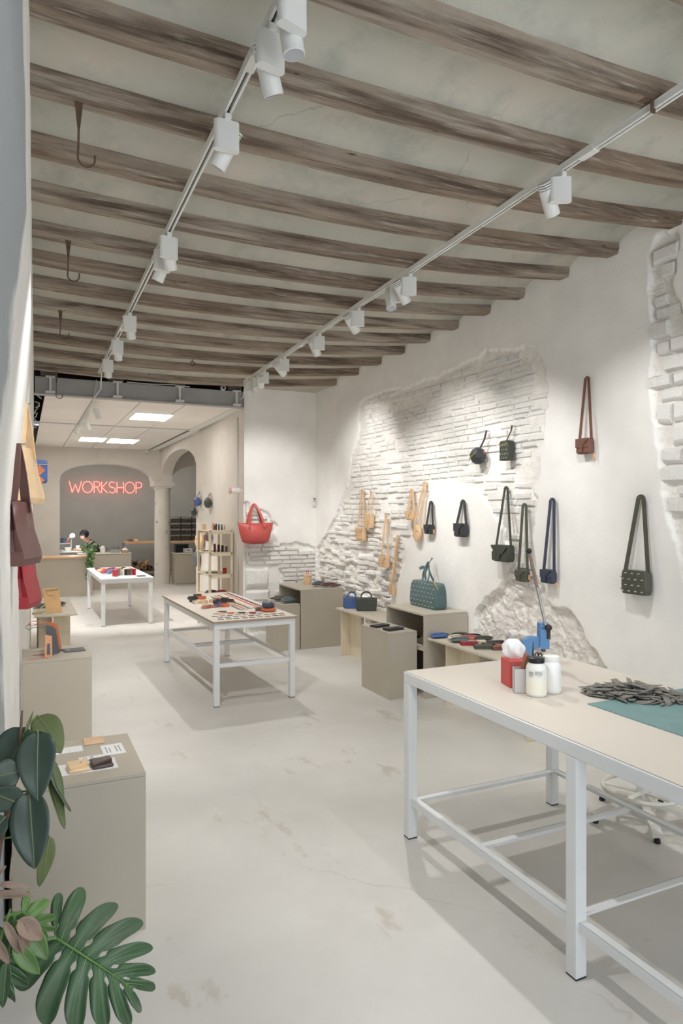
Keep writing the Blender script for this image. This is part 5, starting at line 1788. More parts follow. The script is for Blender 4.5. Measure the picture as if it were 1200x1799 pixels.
ring(b, (0, 0, 0.165), 0.205, 0.011, 'z', 40)
b.build('foot_ring', STW, t, smooth=True)
for k in range(5):
    w_ = 2 * PI * (k + 0.5) / 5
    d = Vector((math.cos(w_), math.sin(w_), 0))
    MB().band([d * 0.025 + Vector((0, 0, 0.150)), d * 0.20 + Vector((0, 0, 0.165))], Vector((-d.y, d.x, 0)), 0.028, 0.010).build('ring_spoke', STW, t, bevel=0.003)
MB().lathe([(0.10, 0.46), (0.17, 0.475), (0.175, 0.50), (0.15, 0.515), (0.02, 0.51)], 28).build('seat', STW, t, smooth=True, angle=60)

# ------------------------------------------------------------------ plants in the left foreground
LEAF_D = layered('rubber_leaf', (64, 80, 70), [((80, 96, 84), 3.0, 0.45, 0.7, (1, 1, 1))], rough=0.38, spec=0.5)
LEAF_U = layered('rubber_leaf_underside', (106, 118, 72), [((88, 100, 62), 6.0, 0.4, 0.7, (1, 1, 1))], rough=0.55)
RIB = mat('leaf_rib', (124, 134, 96), 0.5, 0.05, 10)
MON = layered('monstera_leaf', (70, 100, 68), [((86, 96, 80), 4.0, 0.5, 0.7, (1, 1, 1)), ((58, 92, 58), 9.0, 0.5, 0.66, (1, 1, 1))], rough=0.42)
LIGHTG = layered('young_leaf', (112, 146, 84), [((92, 124, 70), 6.0, 0.45, 0.65, (1, 1, 1))], rough=0.45)
DRY = layered('dry_leaf', (160, 138, 122), [((132, 112, 98), 9.0, 0.45, 0.65, (1, 1, 1))], rough=0.8)
BARK = mat('brown_stem', (122, 100, 82), 0.7, 0.12, 20, 0.2, 60)


def leaf(parent, name, p0, p1, width, nrm, m, curl=0.12, fold=0.18, rib=True, stalk=None, under=None, twist=0.0):
    """pointed oval leaf blade from p0 to p1 facing nrm"""
    p0, p1, nrm = Vector(p0), Vector(p1), Vector(nrm).normalized()
    ax = p1 - p0
    L = ax.length
    ax.normalize()
    sd = ax.cross(nrm).normalized()
    up = sd.cross(ax).normalized()
    mb = MB()
    def fn(u, v):
        q = 2 * u - 1
        prof = math.sin(PI * min(1.0, v ** 0.82)) ** 0.62 * (1 - 0.25 * v) * 1.12 if v < 1 else 0
        w_ = width / 2 * max(prof, 0.004)
        off = -curl * L * (v - 0.3) ** 2 - fold * w_ * (1 - abs(q)) + 0.012 * L * math.sin(9 * v + 2 * q) * abs(q)
        tw = twist * v
        s2 = sd * math.cos(tw) + up * math.sin(tw)
        return p0 + ax * (L * v) + s2 * (q * w_) + up * (off + fold * w_ * 0.5)
    mb.grid(fn, 8, 16)
    o = mb.build(name, m, parent, smooth=True, angle=180, solid=0.0012)
    if rib:
        pts = [fn(0.5, v / 12) + up * 0.0012 for v in range(13)]
        MB().tube(pts, [0.0028 - 0.0018 * k / 12 for k in range(13)], 5).build('midrib', RIB, o, smooth=True)
    if stalk is not None:
        MB().tube([Vector(stalk), (Vector(stalk) + p0) / 2 + Vector((0, 0, 0.008)), p0], 0.003, 6).build('petiole', LIGHTG, o, smooth=True)
    return o


rp_ = thing('rubber_plant', 'dark-leaved rubber plant leaning in at the lower left', 'plant', (-0.03, 1.75, 0))
POT = mat('terracotta_pot', (168, 112, 84), 0.8, 0.06, 8, 0.1, 40)
off = Vector((-0.03, 1.75, 0))
V = lambda x, y, z: Vector((x, y, z)) - off
MB().lathe([(0.062, 0), (0.075, 0.15), (0.082, 0.15), (0.082, 0.18), (0.074, 0.18), (0.066, 0.14)], 24).build('pot', POT, rp_, smooth=True, angle=40)
MB().lathe([(0.068, 0.155), (0.02, 0.16)], 20).build('soil', mat('soil', (66, 54, 44), 0.95, 0.2, 30, 0.5, 60), rp_)
stem = [V(-0.03, 1.75, 0.15), V(-0.07, 1.98, 0.30), V(-0.088, 2.25, 0.43), V(-0.082, 2.385, 0.528), V(-0.063, 2.381, 0.666), V(-0.035, 2.368, 0.794), V(-0.011, 2.357, 0.915), V(0.0, 2.352, 1.08)]
MB().tube(stem, [0.011, 0.0105, 0.010, 0.0095, 0.009, 0.0085, 0.0075, 0.003], 10).build('stem', BARK, rp_, smooth=True)
C = (-0.25, -0.95, 0.25)
leaf(rp_, 'leaf', V(0.045, 2.408, 1.045), V(0.112, 2.322, 0.955), 0.090, (0.35, -0.6, -0.35), LEAF_U, 0.5, 0.1, stalk=V(0.0, 2.356, 1.0))
leaf(rp_, 'leaf', V(0.043, 2.298, 1.028), V(0.035, 2.192, 0.858), 0.112, C, LEAF_D, 0.30, 0.25, stalk=V(-0.002, 2.354, 0.99))
leaf(rp_, 'leaf', V(0.010, 2.361, 1.025), V(-0.060, 2.33, 0.87), 0.13, (-0.2, -0.8, 0.6), LEAF_D, 0.25, 0.2, stalk=V(-0.005, 2.355, 0.96))
leaf(rp_, 'leaf', V(-0.006, 2.262, 0.925), V(-0.095, 2.253, 0.915), 0.085, C, LEAF_D, 0.2, 0.15, stalk=V(-0.02, 2.36, 0.87))
leaf(rp_, 'leaf', V(-0.006, 2.262, 0.825), V(-0.095, 2.20, 0.905), 0.080, C, LEAF_D, -0.15, 0.15, stalk=V(-0.03, 2.365, 0.82))
leaf(rp_, 'leaf', V(0.017, 2.255, 0.862), V(0.030, 2.172, 0.662), 0.112, C, LEAF_D, 0.12, 0.30, stalk=V(-0.03, 2.366, 0.81))
leaf(rp_, 'leaf', V(0.080, 2.333, 0.925), V(0.103, 2.272, 0.722), 0.062, (0.7, -0.6, 0.2), LEAF_U, -0.2, 0.5, stalk=V(-0.012, 2.357, 0.91))
leaf(rp_, 'leaf', V(0.070, 2.320, 0.925), V(0.118, 2.290, 0.76), 0.060, (0.9, -0.2, 0.3), LEAF_D, -0.25, 0.3)
leaf(rp_, 'leaf', V(0.078, 2.335, 0.680), V(0.050, 2.318, 0.533), 0.052, (0.3, -0.9, 0.1), LEAF_U, 0.1, 0.3, stalk=V(-0.06, 2.38, 0.68))
leaf(rp_, 'leaf', V(-0.045, 2.25, 0.80), V(-0.10, 2.24, 0.74), 0.06, C, LEAF_D, 0.2, 0.2)
leaf(rp_, 'leaf_bud', V(0.008, 2.35, 1.01), V(0.032, 2.352, 1.075), 0.010, C, RIB, 0, 0.4, rib=False)


def monstera(parent, name, attach, tip, nrm, half, m, lobes=6, holes=True, stalk=None, seed=0, droop=0.3):
    """heart shaped monstera blade with deep slits and holes"""
    r_ = random.Random(seed)
    attach, tip, nrm = Vector(attach), Vector(tip), Vector(nrm).normalized()
    ax = tip - attach
    L = ax.length
    ax.normalize()
    sd = ax.cross(nrm).normalized()
    up = sd.cross(ax).normalized()
    NU, NV = 112, 24
    mb = MB()
    def pos(u, v, s):
        # u from back lobe (0) to tip (1); direction swings from backwards to forwards
        mu = max(0.0, (u - 0.16) / 0.84)
        ang = math.radians(148 - 128 * u ** 0.8)
        fr_ = (u * lobes) % 1.0
        W_ = half * (0.62 + 0.55 * math.sin(PI * min(1, u * 0.9 + 0.18)) ** 1.1)
        if u > 0.9:
            W_ *= 1 - 0.55 * (u - 0.9) / 0.1
        d = ax * math.cos(ang) + sd * (s * math.sin(ang))
        bend = ax * (0.16 * W_ * v * v)
        z_ = -droop * half * v * v - 0.25 * L * (mu - 0.35) ** 2 + 0.018 * math.sin(u * lobes * 2 * PI) * v
        return attach + ax * (L * mu * 0.93) + d * (W_ * v) + bend + up * z_
    NR, NC = 26, 8
    for s in (-1, 1):
        for k in range(lobes):
            uc = (k + 0.5) / lobes
            full = 0.5 / lobes
            v0 = 0.36 + 0.14 * ((k * 7 + seed + (s > 0)) % 3) / 2
            b0 = len(mb.v)
            for j in range(NR + 1):
                v = 1 - (1 - j / NR) ** 1.5
                hw = full * (1 - (0.34 * math.exp(-((v - 0.20) / 0.055) ** 2) if holes else 0))
                if v > v0:
                    q = (v - v0) / (1 - v0)
                    hw = full * (1 - (0.52 if s < 0 else 0.26) * q ** 0.6) * math.sqrt(max(0.0, 1 - max(0.0, (q - 0.45) / 0.55) ** 2.2) + 0.0002)
                sh = 0.25 * full * v * v * (1 if uc > 0.3 else -1)
                for i in range(NC + 1):
                    u = min(1.0, max(0.0, uc + sh + hw * (2 * i / NC - 1)))
                    mb.v.append(tuple(pos(u, v * (1 - 0.04 * ((k + (s > 0)) % 3)), s)))
            for j in range(NR):
                for i in range(NC):
                    a = b0 + j * (NC + 1) + i
                    mb.f.append((a, a + 1, a + NC + 2, a + NC + 1))
    o = mb.build(name, m, parent, smooth=True, angle=180, solid=0.0012)
    pts = [attach + ax * (L * 0.93 * q / 12) + up * (-0.25 * L * (q / 12 - 0.35) ** 2 + 0.002) for q in range(13)]
    MB().tube(pts, [0.004 - 0.003 * q / 12 for q in range(13)], 6).build('midrib', LIGHTG, o, smooth=True)
    for s in (-1, 1):
        for k in range(lobes):
            u = (k + 0.5) / lobes
            MB().tube([pos(u, v / 8 * 0.84, s) + up * 0.0012 for v in range(9)], [0.0018 - 0.0013 * v / 8 for v in range(9)], 4).build('vein', LIGHTG, o, smooth=True)
    if stalk is not None:
        st_ = Vector(stalk)
        MB().tube([st_, st_ * 0.5 + attach * 0.5 + Vector((-0.01, 0, 0.03)), attach], 0.0055, 8).build('petiole', LIGHTG, o, smooth=True)
    return o


mp = thing('monstera_plant', 'monstera plant with one large slit leaf over the floor and dry brown leaves', 'plant', (0.13, 1.60, 0))
off = Vector((0.13, 1.60, 0))
MB().lathe([(0.07, 0), (0.085, 0.15), (0.092, 0.15), (0.092, 0.18), (0.082, 0.18), (0.075, 0.14)], 24).build('pot', POT, mp, smooth=True, angle=40)
MB().lathe([(0.075, 0.155), (0.02, 0.16)], 20).build('soil', MATS['soil'], mp)
MB().tube([V(0.13, 1.60, 0.15), V(0.0, 1.76, 0.25), V(-0.075, 1.95, 0.33), V(-0.07, 2.11, 0.47), V(-0.03, 2.14, 0.58)], [0.010, 0.009, 0.008, 0.006, 0.003], 8).build('stem', LIGHTG, mp, smooth=True)
monstera(mp, 'split_leaf', V(0.088, 2.150, 0.462), V(0.300, 2.01, 0.335), (-0.10, -0.72, 0.62), 0.148, MON, 7, True, stalk=V(-0.01, 2.11, 0.44), seed=2)
monstera(mp, 'young_leaf', V(0.0, 2.14, 0.565), V(0.065, 2.11, 0.505), (-0.1, -0.8, 0.5), 0.055, LIGHTG, 4, False, stalk=V(-0.02, 2.13, 0.50), seed=4)
monstera(mp, 'young_leaf', V(-0.03, 2.12, 0.50), V(-0.045, 2.08, 0.37), (-0.1, -0.9, 0.35), 0.075, MATS['monstera_leaf'], 4, False, stalk=V(-0.02, 2.13, 0.48), seed=5)
leaf(mp, 'young_blade', V(-0.02, 2.10, 0.50), V(0.045, 2.08, 0.405), 0.045, (-0.1, -0.9, 0.4), LIGHTG, 0.3, 0.3)
leaf(mp, 'young_blade', V(0.02, 2.12, 0.52), V(0.062, 2.08, 0.445), 0.05, (-0.1, -0.9, 0.4), LIGHTG, 0.3, 0.3)
leaf(mp, 'young_blade', V(-0.04, 2.10, 0.46), V(-0.05, 2.08, 0.34), 0.035, (-0.1, -0.9, 0.4), MON, 0.2, 0.4)
for a_, b_, w_ in (((-0.09, 2.16, 0.622), (0.028, 2.14, 0.612), 0.022), ((-0.06, 2.16, 0.648), (0.020, 2.14, 0.632), 0.018), ((-0.10, 2.18, 0.635), (-0.05, 2.17, 0.69), 0.03),
                   ((-0.01, 2.10, 0.565), (0.055, 2.08, 0.505), 0.05), ((-0.045, 2.10, 0.57), (0.01, 2.08, 0.455), 0.025), ((0.0, 2.10, 0.56), (0.012, 2.08, 0.45), 0.03), ((-0.07, 2.10, 0.53), (-0.03, 2.08, 0.455), 0.025)):
    leaf(mp, 'dry_leaf', V(*a_), V(*b_), w_, (-0.1, -0.7, 0.6), DRY, 0.5, 0.6, rib=False)

# ------------------------------------------------------------------ birch shelf with goods
t = thing('shelf_unit', 'open pale birch shelf unit against the cream wall', 'shelf', (2.43, 9.66, 0))
sx, sy, sh = 0.34, 0.74, 1.44
for x in (0.012, sx - 0.012):
    for y in (0.02, sy - 0.02):
        MB().box(x - 0.016, x + 0.016, y - 0.02, y + 0.02, 0, sh).build('post', BIRCH, t, bevel=0.002)
for z_ in (0.14, 0.47, 0.785, 1.106, 1.425):
    sf = MB().box(0, sx, 0.0, sy, z_ - 0.009, z_ + 0.009).build('shelf_board', BIRCH, t, bevel=0.001)
    for y in (0.008, sy - 0.008):
        MB().box(0.02, sx - 0.02, y - 0.008, y + 0.008, z_ - 0.04, z_ - 0.009).build('cross_bar', BIRCH, sf)
SG = 'goods on the birch shelf'
def shelf_wallet(label, x, y, z_, w, h, m, rz=0.1):
    stand_wallet(label, x, y, z_, rz, w, h, m, 0.35, SG)
shelf_wallet('tan card wallet at the left of the top shelf', 2.47, 10.25, 1.434, 0.06, 0.085, L_TAN)
shelf_wallet('brown card wallet in the middle of the top shelf', 2.55, 9.95, 1.434, 0.05, 0.07, L_DKBR)
for k, (m, nm) in enumerate(((L_ORANGE, 'orange'), (L_BLACK, 'black'), (L_TEAL, 'teal'), (L_GREY, 'slate'), (L_CREAM, 'cream'))):
    shelf_wallet('%s wallet in the row on the top shelf' % nm, 2.52 + 0.042 * k, 9.78, 1.434, 0.06, 0.10 - 0.006 * k, m, PI / 2 - 0.2)
for k, (m, nm) in enumerate(((L_DKBR, 'dark brown'), (L_BURG, 'burgundy'), (L_BLACK, 'black'), (L_GREY, 'slate'))):
    shelf_wallet('%s wallet in the row on the second shelf' % nm, 2.53 + 0.058 * k, 9.80, 1.115, 0.09, 0.12 - 0.012 * k, m, PI / 2 - 0.4)
shelf_wallet('red and cream card wallet on the third shelf', 2.66, 9.78, 0.794, 0.07, 0.085, L_CRIM, 0.6)
flat_wallet('flat grey notebook on the third shelf', 2.55, 10.0, 0.794, 0.2, 0.15, 0.10, L_GREY, 0.015, name='notebook', cat='notebook')
flat_wallet('flat brown notebook on the second shelf', 2.50, 10.1, 1.115, 0.1, 0.13, 0.09, L_DKBR, 0.012, name='notebook', cat='notebook')
soft_pouch('olive bag lying on the low shelf', 2.52, 9.92, 0.485, 0.2, 0.18, 0.12, 0.07, L_OLIVE)
soft_pouch('crimson bag lying on the low shelf', 2.66, 9.86, 0.485, 0.2, 0.15, 0.12, 0.07, L_CRIM)

# small bags on the cream wall beyond the shelf
def round_pouch(label, y, zb, w, h, td, m, hook_z, patch=None, X=None):
    X = X if X else 2.775 + (y - 9.0) * 0.0254 - 0.006
    t = thing('round_pouch', label, 'bag', (X, y, zb), -PI / 2, 'small bags on the cream wall')
    mb = MB()
    nn = 18
    for j in range(9):
        v = j / 8
        rad = math.sin(PI * (0.06 + 0.88 * v)) ** 0.6
        for k in range(nn):
            a = 2 * PI * k / nn
            mb.v.append((w / 2 * rad * math.cos(a), -td / 2 + td / 2 * rad * math.sin(a), h * v))
    for j in range(8):
        for k in range(nn):
            mb.f.append((j * nn + k, j * nn + (k + 1) % nn, (j + 1) * nn + (k + 1) % nn, (j + 1) * nn + k))
    mb.f += [tuple(reversed(range(nn))), tuple(8 * nn + k for k in range(nn))]
    mb.build('body', m, t, smooth=True, angle=60)
    hz_ = hook_z - zb
    MB().strap([(-w * 0.2, -td * 0.5, h * 0.9), (-w * 0.08, -0.02, hz_ * 0.97), (0, -0.015, hz_), (w * 0.08, -0.02, hz_ * 0.97), (w * 0.2, -td * 0.5, h * 0.9)], 0.016, 0.005).build('handle', m, t)
    if patch:
        MB().lathe([(0.03, 0), (0.028, 0.004)], 12, m=Matrix.Translation((w * 0.12, -td - 0.002, h * 0.4)) @ Matrix.Rotation(PI / 2, 4, 'X')).build('patch', patch, t)
    MB().strap([(-w * 0.36, -td * 0.86, h * 0.62), (0, -td - 0.003, h * 0.66), (w * 0.36, -td * 0.86, h * 0.62)], 0.008, 0.005).build('zip', BLACK, t)
    nail(t, 0, hz_)
    return t


round_pouch('blue round pouch with an orange patch high on the cream wall', 11.95, 1.80, 0.30, 0.16, 0.12, L_BLUE, 2.05, L_ORANGE)
round_pouch('dark green round pouch right of the blue pouch', 11.12, 1.765, 0.28, 0.17, 0.11, L_GREEN, 2.0)
round_pouch('small dark pouch at the wall corner below the blue pouch', 12.28, 1.62, 0.18, 0.15, 0.10, L_GREEN, 1.82)
round_pouch('tan backpack hanging behind the birch shelf', 11.70, 1.06, 0.36, 0.28, 0.14, L_TAN, 1.40)
round_pouch('brown round pouch hanging behind the birch shelf', 11.1, 1.22, 0.30, 0.15, 0.11, L_DKBR, 1.38)
round_pouch('long dark grey sling bag hanging low at the wall end', 12.0, 0.74, 0.30, 0.26, 0.12, L_GREY, 1.35)

# ------------------------------------------------------------------ workshop behind the arch
OAK = mat('oak_edge', (206, 168, 128), 0.55, 0.06, 6, stretch=(1, 6, 6))
t = thing('counter', 'greige front counter with an oak edge before the arch', 'counter', (0.28, 14.8, 0))
MB().box(0, 1.02, 0.0, 0.02, 0.0, 0.755).build('front_panel', PLINTH, t, bevel=0.002)
MB().box(1.0, 1.02, 0.02, 0.60, 0.0, 0.755).build('end_panel', PLINTH, t, bevel=0.002)
MB().box(-0.01, 1.04, -0.02, 0.62, 0.76, 0.795).build('counter_top', OAK, t, bevel=0.003)
t = thing('counter', 'greige counter set back behind the trailing plant', 'counter', (1.30, 15.75, 0))
MB().box(0, 0.90, 0, 0.02, 0, 0.77).build('front_panel', PLINTH, t, bevel=0.002)
MB().box(0.88, 0.90, 0.02, 0.55, 0, 0.77).build('end_panel', PLINTH, t, bevel=0.002)
MB().box(-0.2, 0.91, -0.01, 0.56, 0.77, 0.79).build('counter_top', PLINTH_IN, t, bevel=0.002)
t = thing('cabinet', 'greige workshop cabinet right of the column', 'cabinet', (3.25, 16.1, 0))
MB().box(0, 0.9, 0, 0.5, 0, 0.70).build('body', PLINTH, t, bevel=0.003)
MB().box(-0.01, 0.91, -0.015, 0.51, 0.70, 0.735).build('cabinet_top', PLINTH_IN, t, bevel=0.003)
MB().box(0.01, 0.44, -0.008, 0.0, 0.02, 0.69).build('door', PLINTH, t, bevel=0.002)
MB().box(0.46, 0.89, -0.008, 0.0, 0.02, 0.69).build('door', PLINTH, t, bevel=0.002)


def crate(name, label, x, y, z_, w, d, h, m, handle=True):
    t = thing(name, label, name.replace('_', ' ').split()[-1], (x, y, z_))
    mb = MB().box(-w / 2, w / 2, -d / 2, -d / 2 + 0.006, 0, h).box(-w / 2, w / 2, d / 2 - 0.006, d / 2, 0, h).box(-w / 2, -w / 2 + 0.006, -d / 2, d / 2, 0, h).box(w / 2 - 0.006, w / 2, -d / 2, d / 2, 0, h).box(-w / 2, w / 2, -d / 2, d / 2, 0, 0.006)
    mb.build('bin', m, t)
    MB().box(-w / 2 - 0.006, w / 2 + 0.006, -d / 2 - 0.006, d / 2 + 0.006, h - 0.015, h).build('rim', m, t, bevel=0.003)
    if handle:
        MB().box(-w * 0.18, w * 0.18, -d / 2 - 0.003, -d / 2, h * 0.55, h * 0.72).build('handle_slot', BLACK, t)
    return t


crate('black_crate', 'black plastic crate on the workshop cabinet', 3.45, 16.45, 0.735, 0.30, 0.25, 0.20, BLACK)
crate('white_bin', 'white plastic bin with handle slot on the cabinet', 3.56, 16.22, 0.735, 0.19, 0.14, 0.10, mat('white_bin_plastic', (224, 224, 220), 0.4))
crate('grey_bin', 'small grey bin on the cabinet beside the white bin', 3.78, 16.24, 0.735, 0.14, 0.14, 0.11, mat('grey_bin_plastic', (142, 138, 126), 0.5))
# goods on the set back counter
t = thing('kettle', 'small white kettle on the set back counter', 'kettle', (1.62, 15.95, 0.79))
MB().lathe([(0.055, 0), (0.06, 0.02), (0.05, 0.12), (0.035, 0.15), (0.012, 0.16)], 20).build('body', FIX_W, t, smooth=True, angle=50)
MB().tube([(0.05, 0, 0.12), (0.09, 0, 0.10), (0.085, 0, 0.05), (0.056, 0, 0.03)], 0.008, 8).build('handle', BLACK, t, smooth=True)
MB().tube([(-0.045, 0, 0.09), (-0.08, 0, 0.14)], [0.014, 0.007], 8).build('spout', FIX_W, t, smooth=True)
t = thing('tool_rack', 'rack of pliers and hammers on the set back counter', 'tool rack', (1.88, 15.95, 0.79))
MB().box(-0.10, 0.10, -0.04, 0.04, 0, 0.02).box(-0.10, 0.10, -0.03, -0.02, 0.02, 0.08).build('stand', STEEL, t)
for k in range(7):
    x = -0.09 + 0.03 * k
    MB().tube([(x, 0.0, 0.02), (x - 0.02 + 0.006 * k, 0.01, 0.10 + 0.02 * (k % 3))], 0.006, 6).build('tool', DARKMETAL, t)
crate('card_box', 'open brown card box with paper at the counter end', 2.08, 15.90, 0.79, 0.14, 0.12, 0.06, mat('brown_card', (190, 158, 128), 0.8), False)
t = thing('paper_pile', 'crumpled white paper in the card box', 'paper', (2.08, 15.90, 0.80))
MB().grid(lambda u, v: ((u - 0.5) * 0.12, (v - 0.5) * 0.10, 0.05 + 0.05 * math.sin(PI * u) * math.sin(PI * v) + 0.012 * math.sin(17 * u + 9 * v)), 10, 10).build('sheet', PAPER, t, solid=0.001)

# work bench with leather rolls
t = thing('workbench', 'long oak-topped workbench along the back of the workshop', 'workbench', (2.42, 18.35, 0))
MB().box(0, 2.4, 0, 0.7, 0.87, 0.915).build('bench_top', OAK, t, bevel=0.003)
for x in (0.03, 1.2, 2.37):
    for y in (0.04, 0.66):
        MB().box(x - 0.03, x + 0.03, y - 0.03, y + 0.03, 0, 0.87).build('leg', STEEL, t)
MB().box(0, 2.4, 0.02, 0.68, 0.14, 0.17).build('lower_shelf', mat('walnut_board', (110, 84, 66), 0.6, 0.1, 6), t)
rolls = [(2.60, 0.245, 0.06, L_DKBR, 'dark brown'), (2.745, 0.245, 0.06, L_TAN, 'tan'), (2.90, 0.255, 0.07, mat('kraft', (176, 146, 116), 0.7), 'kraft brown'), (3.06, 0.245, 0.06, L_BROWN, 'chestnut'), (2.67, 0.355, 0.055, L_BLACK, 'black'), (2.82, 0.36, 0.06, MATS['kraft'], 'kraft brown upper'), (2.985, 0.365, 0.06, L_TAN, 'tan upper')]
for x, z_, r_, m, nm in rolls:
    q = thing('leather_roll', '%s leather roll on the workbench lower shelf' % nm, 'leather roll', (x, 18.30 + R.uniform(0, 0.1), z_ - 0.01 + 0.005), R.uniform(-0.03, 0.03), 'leather rolls')
    pts = [(r_ * (0.35 + 0.65 * k / 40) * math.cos(k * 0.42), 0, r_ * (0.35 + 0.65 * k / 40) * math.sin(k * 0.42)) for k in range(41)]
    mb = MB()
    for k in range(41):
        mb.v += [(pts[k][0], 0.0, pts[k][2]), (pts[k][0], 0.6, pts[k][2])]
    for k in range(40):
        mb.f.append((2 * k, 2 * k + 2, 2 * k + 3, 2 * k + 1))
    mb.build('roll', m, q, smooth=True, angle=180, solid=0.004)
    MB().band([(r_ * 1.02 * math.cos(2 * PI * k / 16), 0.3, r_ * 1.02 * math.sin(2 * PI * k / 16)) for k in range(17)], (0, 1, 0), 0.03, 0.003).build('tie', L_CREAM, q)
crate('grey_crate', 'grey card box under the workbench', 3.35, 18.45, 0.17, 0.16, 0.2, 0.18, MATS['brown_card'], False)
t = thing('wire_drawers', 'black wire mesh drawer tower on the workbench', 'rack', (3.62, 18.75, 0.915))
mb = MB()
for i in range(5):
    mb.box(0, 0.9, -0.01, 0.01, 0.16 * i - 0.008 + 0.01, 0.16 * i + 0.012)
for i in range(4):
    mb.box(0.3 * i - 0.012, 0.3 * i + 0.012, -0.012, 0.012, 0, 0.66)
mb.build('frame', DARKMETAL, t)
for i in range(4):
    for j in range(3):
        d_ = MB()
        for k in range(9):
            d_.box(0.3 * j + 0.03 * k + 0.02, 0.3 * j + 0.03 * k + 0.024, -0.004, 0.004, 0.16 * i + 0.01, 0.16 * i + 0.15)
        for k in range(5):
            d_.box(0.3 * j, 0.3 * j + 0.3, -0.004, 0.004, 0.16 * i + 0.03 * k + 0.02, 0.16 * i + 0.03 * k + 0.024)
        d_.build('mesh_drawer', DARKMETAL, t)
        MB().box(0.3 * j + 0.02, 0.3 * j + 0.28, 0.02, 0.2, 0.16 * i + 0.015, 0.16 * i + 0.12).build('drawer_content', mat('grey_content', (132, 128, 118), 0.8, 0.2, 14), t)
for k, (x, m, nm, l_) in enumerate(((2.58, L_DKBR, 'brown leather offcut roll on the bench left end', 0.18), (2.70, L_TAN, 'tan leather bundle on the bench top', 0.14), (3.30, L_DKBR, 'dark shoe last on the bench beside the column', 0.12))):
    soft_pouch(nm, x, 18.55, 0.925, 0.3 * k, l_, 0.10, 0.07, m, name='leather_bundle', cat='leather')

# neon sign
NEON = emit('red_neon', (255, 112, 104), 3.2)
t = thing('neon_sign', 'red neon sign reading WORKSHOP on the grey wall', 'sign', (1.13, 19.52, 2.22))
hN = 0.30
def arcp(cx, cz, rx, rz_, a0, a1, n=14):
    return [(cx + rx * math.cos(math.radians(a0 + (a1 - a0) * k / n)), cz + rz_ * math.sin(math.radians(a0 + (a1 - a0) * k / n))) for k in range(n + 1)]
GL = {'W': (0.30, [[(0.0, 1), (0.075, 0), (0.15, 0.72), (0.225, 0), (0.30, 1)]]),
      'O': (0.27, [arcp(0.135, 0.5, 0.125, 0.5, 0, 360, 28)]),
      'R': (0.17, [[(0.01, 0), (0.01, 1), (0.08, 1)] + arcp(0.08, 0.76, 0.075, 0.24, 90, -90) + [(0.01, 0.52)], [(0.075, 0.52), (0.16, 0)]]),
      'K': (0.165, [[(0.01, 0), (0.01, 1)], [(0.15, 1), (0.02, 0.47), (0.16, 0)]]),
      'S': (0.19, [arcp(0.095, 0.745, 0.075, 0.245, 40, 270, 12) + arcp(0.095, 0.25, 0.08, 0.25, 90, -150, 12)]),
      'H': (0.19, [[(0.01, 0), (0.01, 1)], [(0.18, 0), (0.18, 1)], [(0.01, 0.5), (0.18, 0.5)]]),
      'P': (0.17, [[(0.01, 0), (0.01, 1), (0.08, 1)] + arcp(0.08, 0.74, 0.08, 0.26, 90, -90) + [(0.01, 0.48)]])}
x = 0.0
for ch in 'WORKSHOP':
    w_, strokes = GL[ch]
    mb = MB()
    for st_ in strokes:
        pts_ = [(x + a * 1.02, -0.02, b * hN) for a, b in st_]
        if len(pts_) <= 5:
            for q0, q1 in zip(pts_, pts_[1:]):
                mb.tube([q0, q1], 0.0075, 8)
        else:
            mb.tube(pts_, 0.0075, 8)
    mb.build('letter', NEON, t, smooth=True)
    x += w_ * 1.02 + 0.018
for q in (0.2, 0.9, 1.6):
    MB().box(q - 0.004, q + 0.004, -0.02, 0.08, 0.14, 0.15).build('standoff', FIX_W, t)

# desk, books, lamp and the person at work
t = thing('work_desk', 'low workshop desk behind the counter', 'desk', (0.5, 17.1, 0))
MB().box(0, 1.0, 0, 0.7, 0.74, 0.77).build('desk_top', PLINTH_IN, t, bevel=0.003)
for x in (0.03, 0.97):
    for y in (0.03, 0.67):
        MB().box(x - 0.025, x + 0.025, y - 0.025, y + 0.025, 0, 0.74).build('leg', STEEL_W, t)
t = thing('book_rack', 'white rack with folded leathers on the desk', 'rack', (0.52, 17.55, 0.77))
for z_ in (0.0, 0.17):
    MB().box(0, 0.55, 0, 0.2, z_, z_ + 0.015).build('shelf', FIX_W, t)
for x in (0.0, 0.535):
    MB().box(x, x + 0.015, 0, 0.2, 0, 0.30).build('side', FIX_W, t)
for k in range(11):
    m, nm = [(L_NAVY, 'navy'), (L_BLACK, 'black'), (L_BLUE, 'blue'), (L_GREY, 'slate'), (L_DKBR, 'brown'), (L_NAVY, 'navy'), (L_TEAL, 'teal'), (L_BLACK, 'black'), (L_BLUE, 'blue'), (L_BROWN, 'chestnut'), (L_ORANGE, 'orange')][k]
    q = thing('leather_book', '%s book, number %s from the left on the desk rack' % (nm, ['one', 'two', 'three', 'four', 'five', 'six', 'seven', 'eight', 'nine', 'ten', 'eleven'][k]), 'book', (0.545 + 0.043 * k, 17.57, 0.956), 0, 'books on the desk rack')
    h_ = 0.11 + 0.012 * (k % 3)
    MB().box(0, 0.006, 0, 0.14, 0, h_).box(0.028, 0.034, 0, 0.14, 0, h_).box(0, 0.034, -0.003, 0.002, 0, h_).build('cover', m, q)
    MB().box(0.006, 0.028, 0.003, 0.135, 0.003, h_ - 0.004).build('pages', PAPER, q)
crate('desk_box', 'white box standing on the desk', 1.20, 17.42, 0.77, 0.08, 0.08, 0.13, FIX_W, False)
crate('desk_tin', 'pale tin on the desk below the lamp', 0.98, 17.40, 0.77, 0.14, 0.10, 0.09, TOP_CREAM, False)
t = thing('desk_lamp', 'bright white desk lamp shining beside the person', 'lamp', (0.80, 17.25, 0.77))
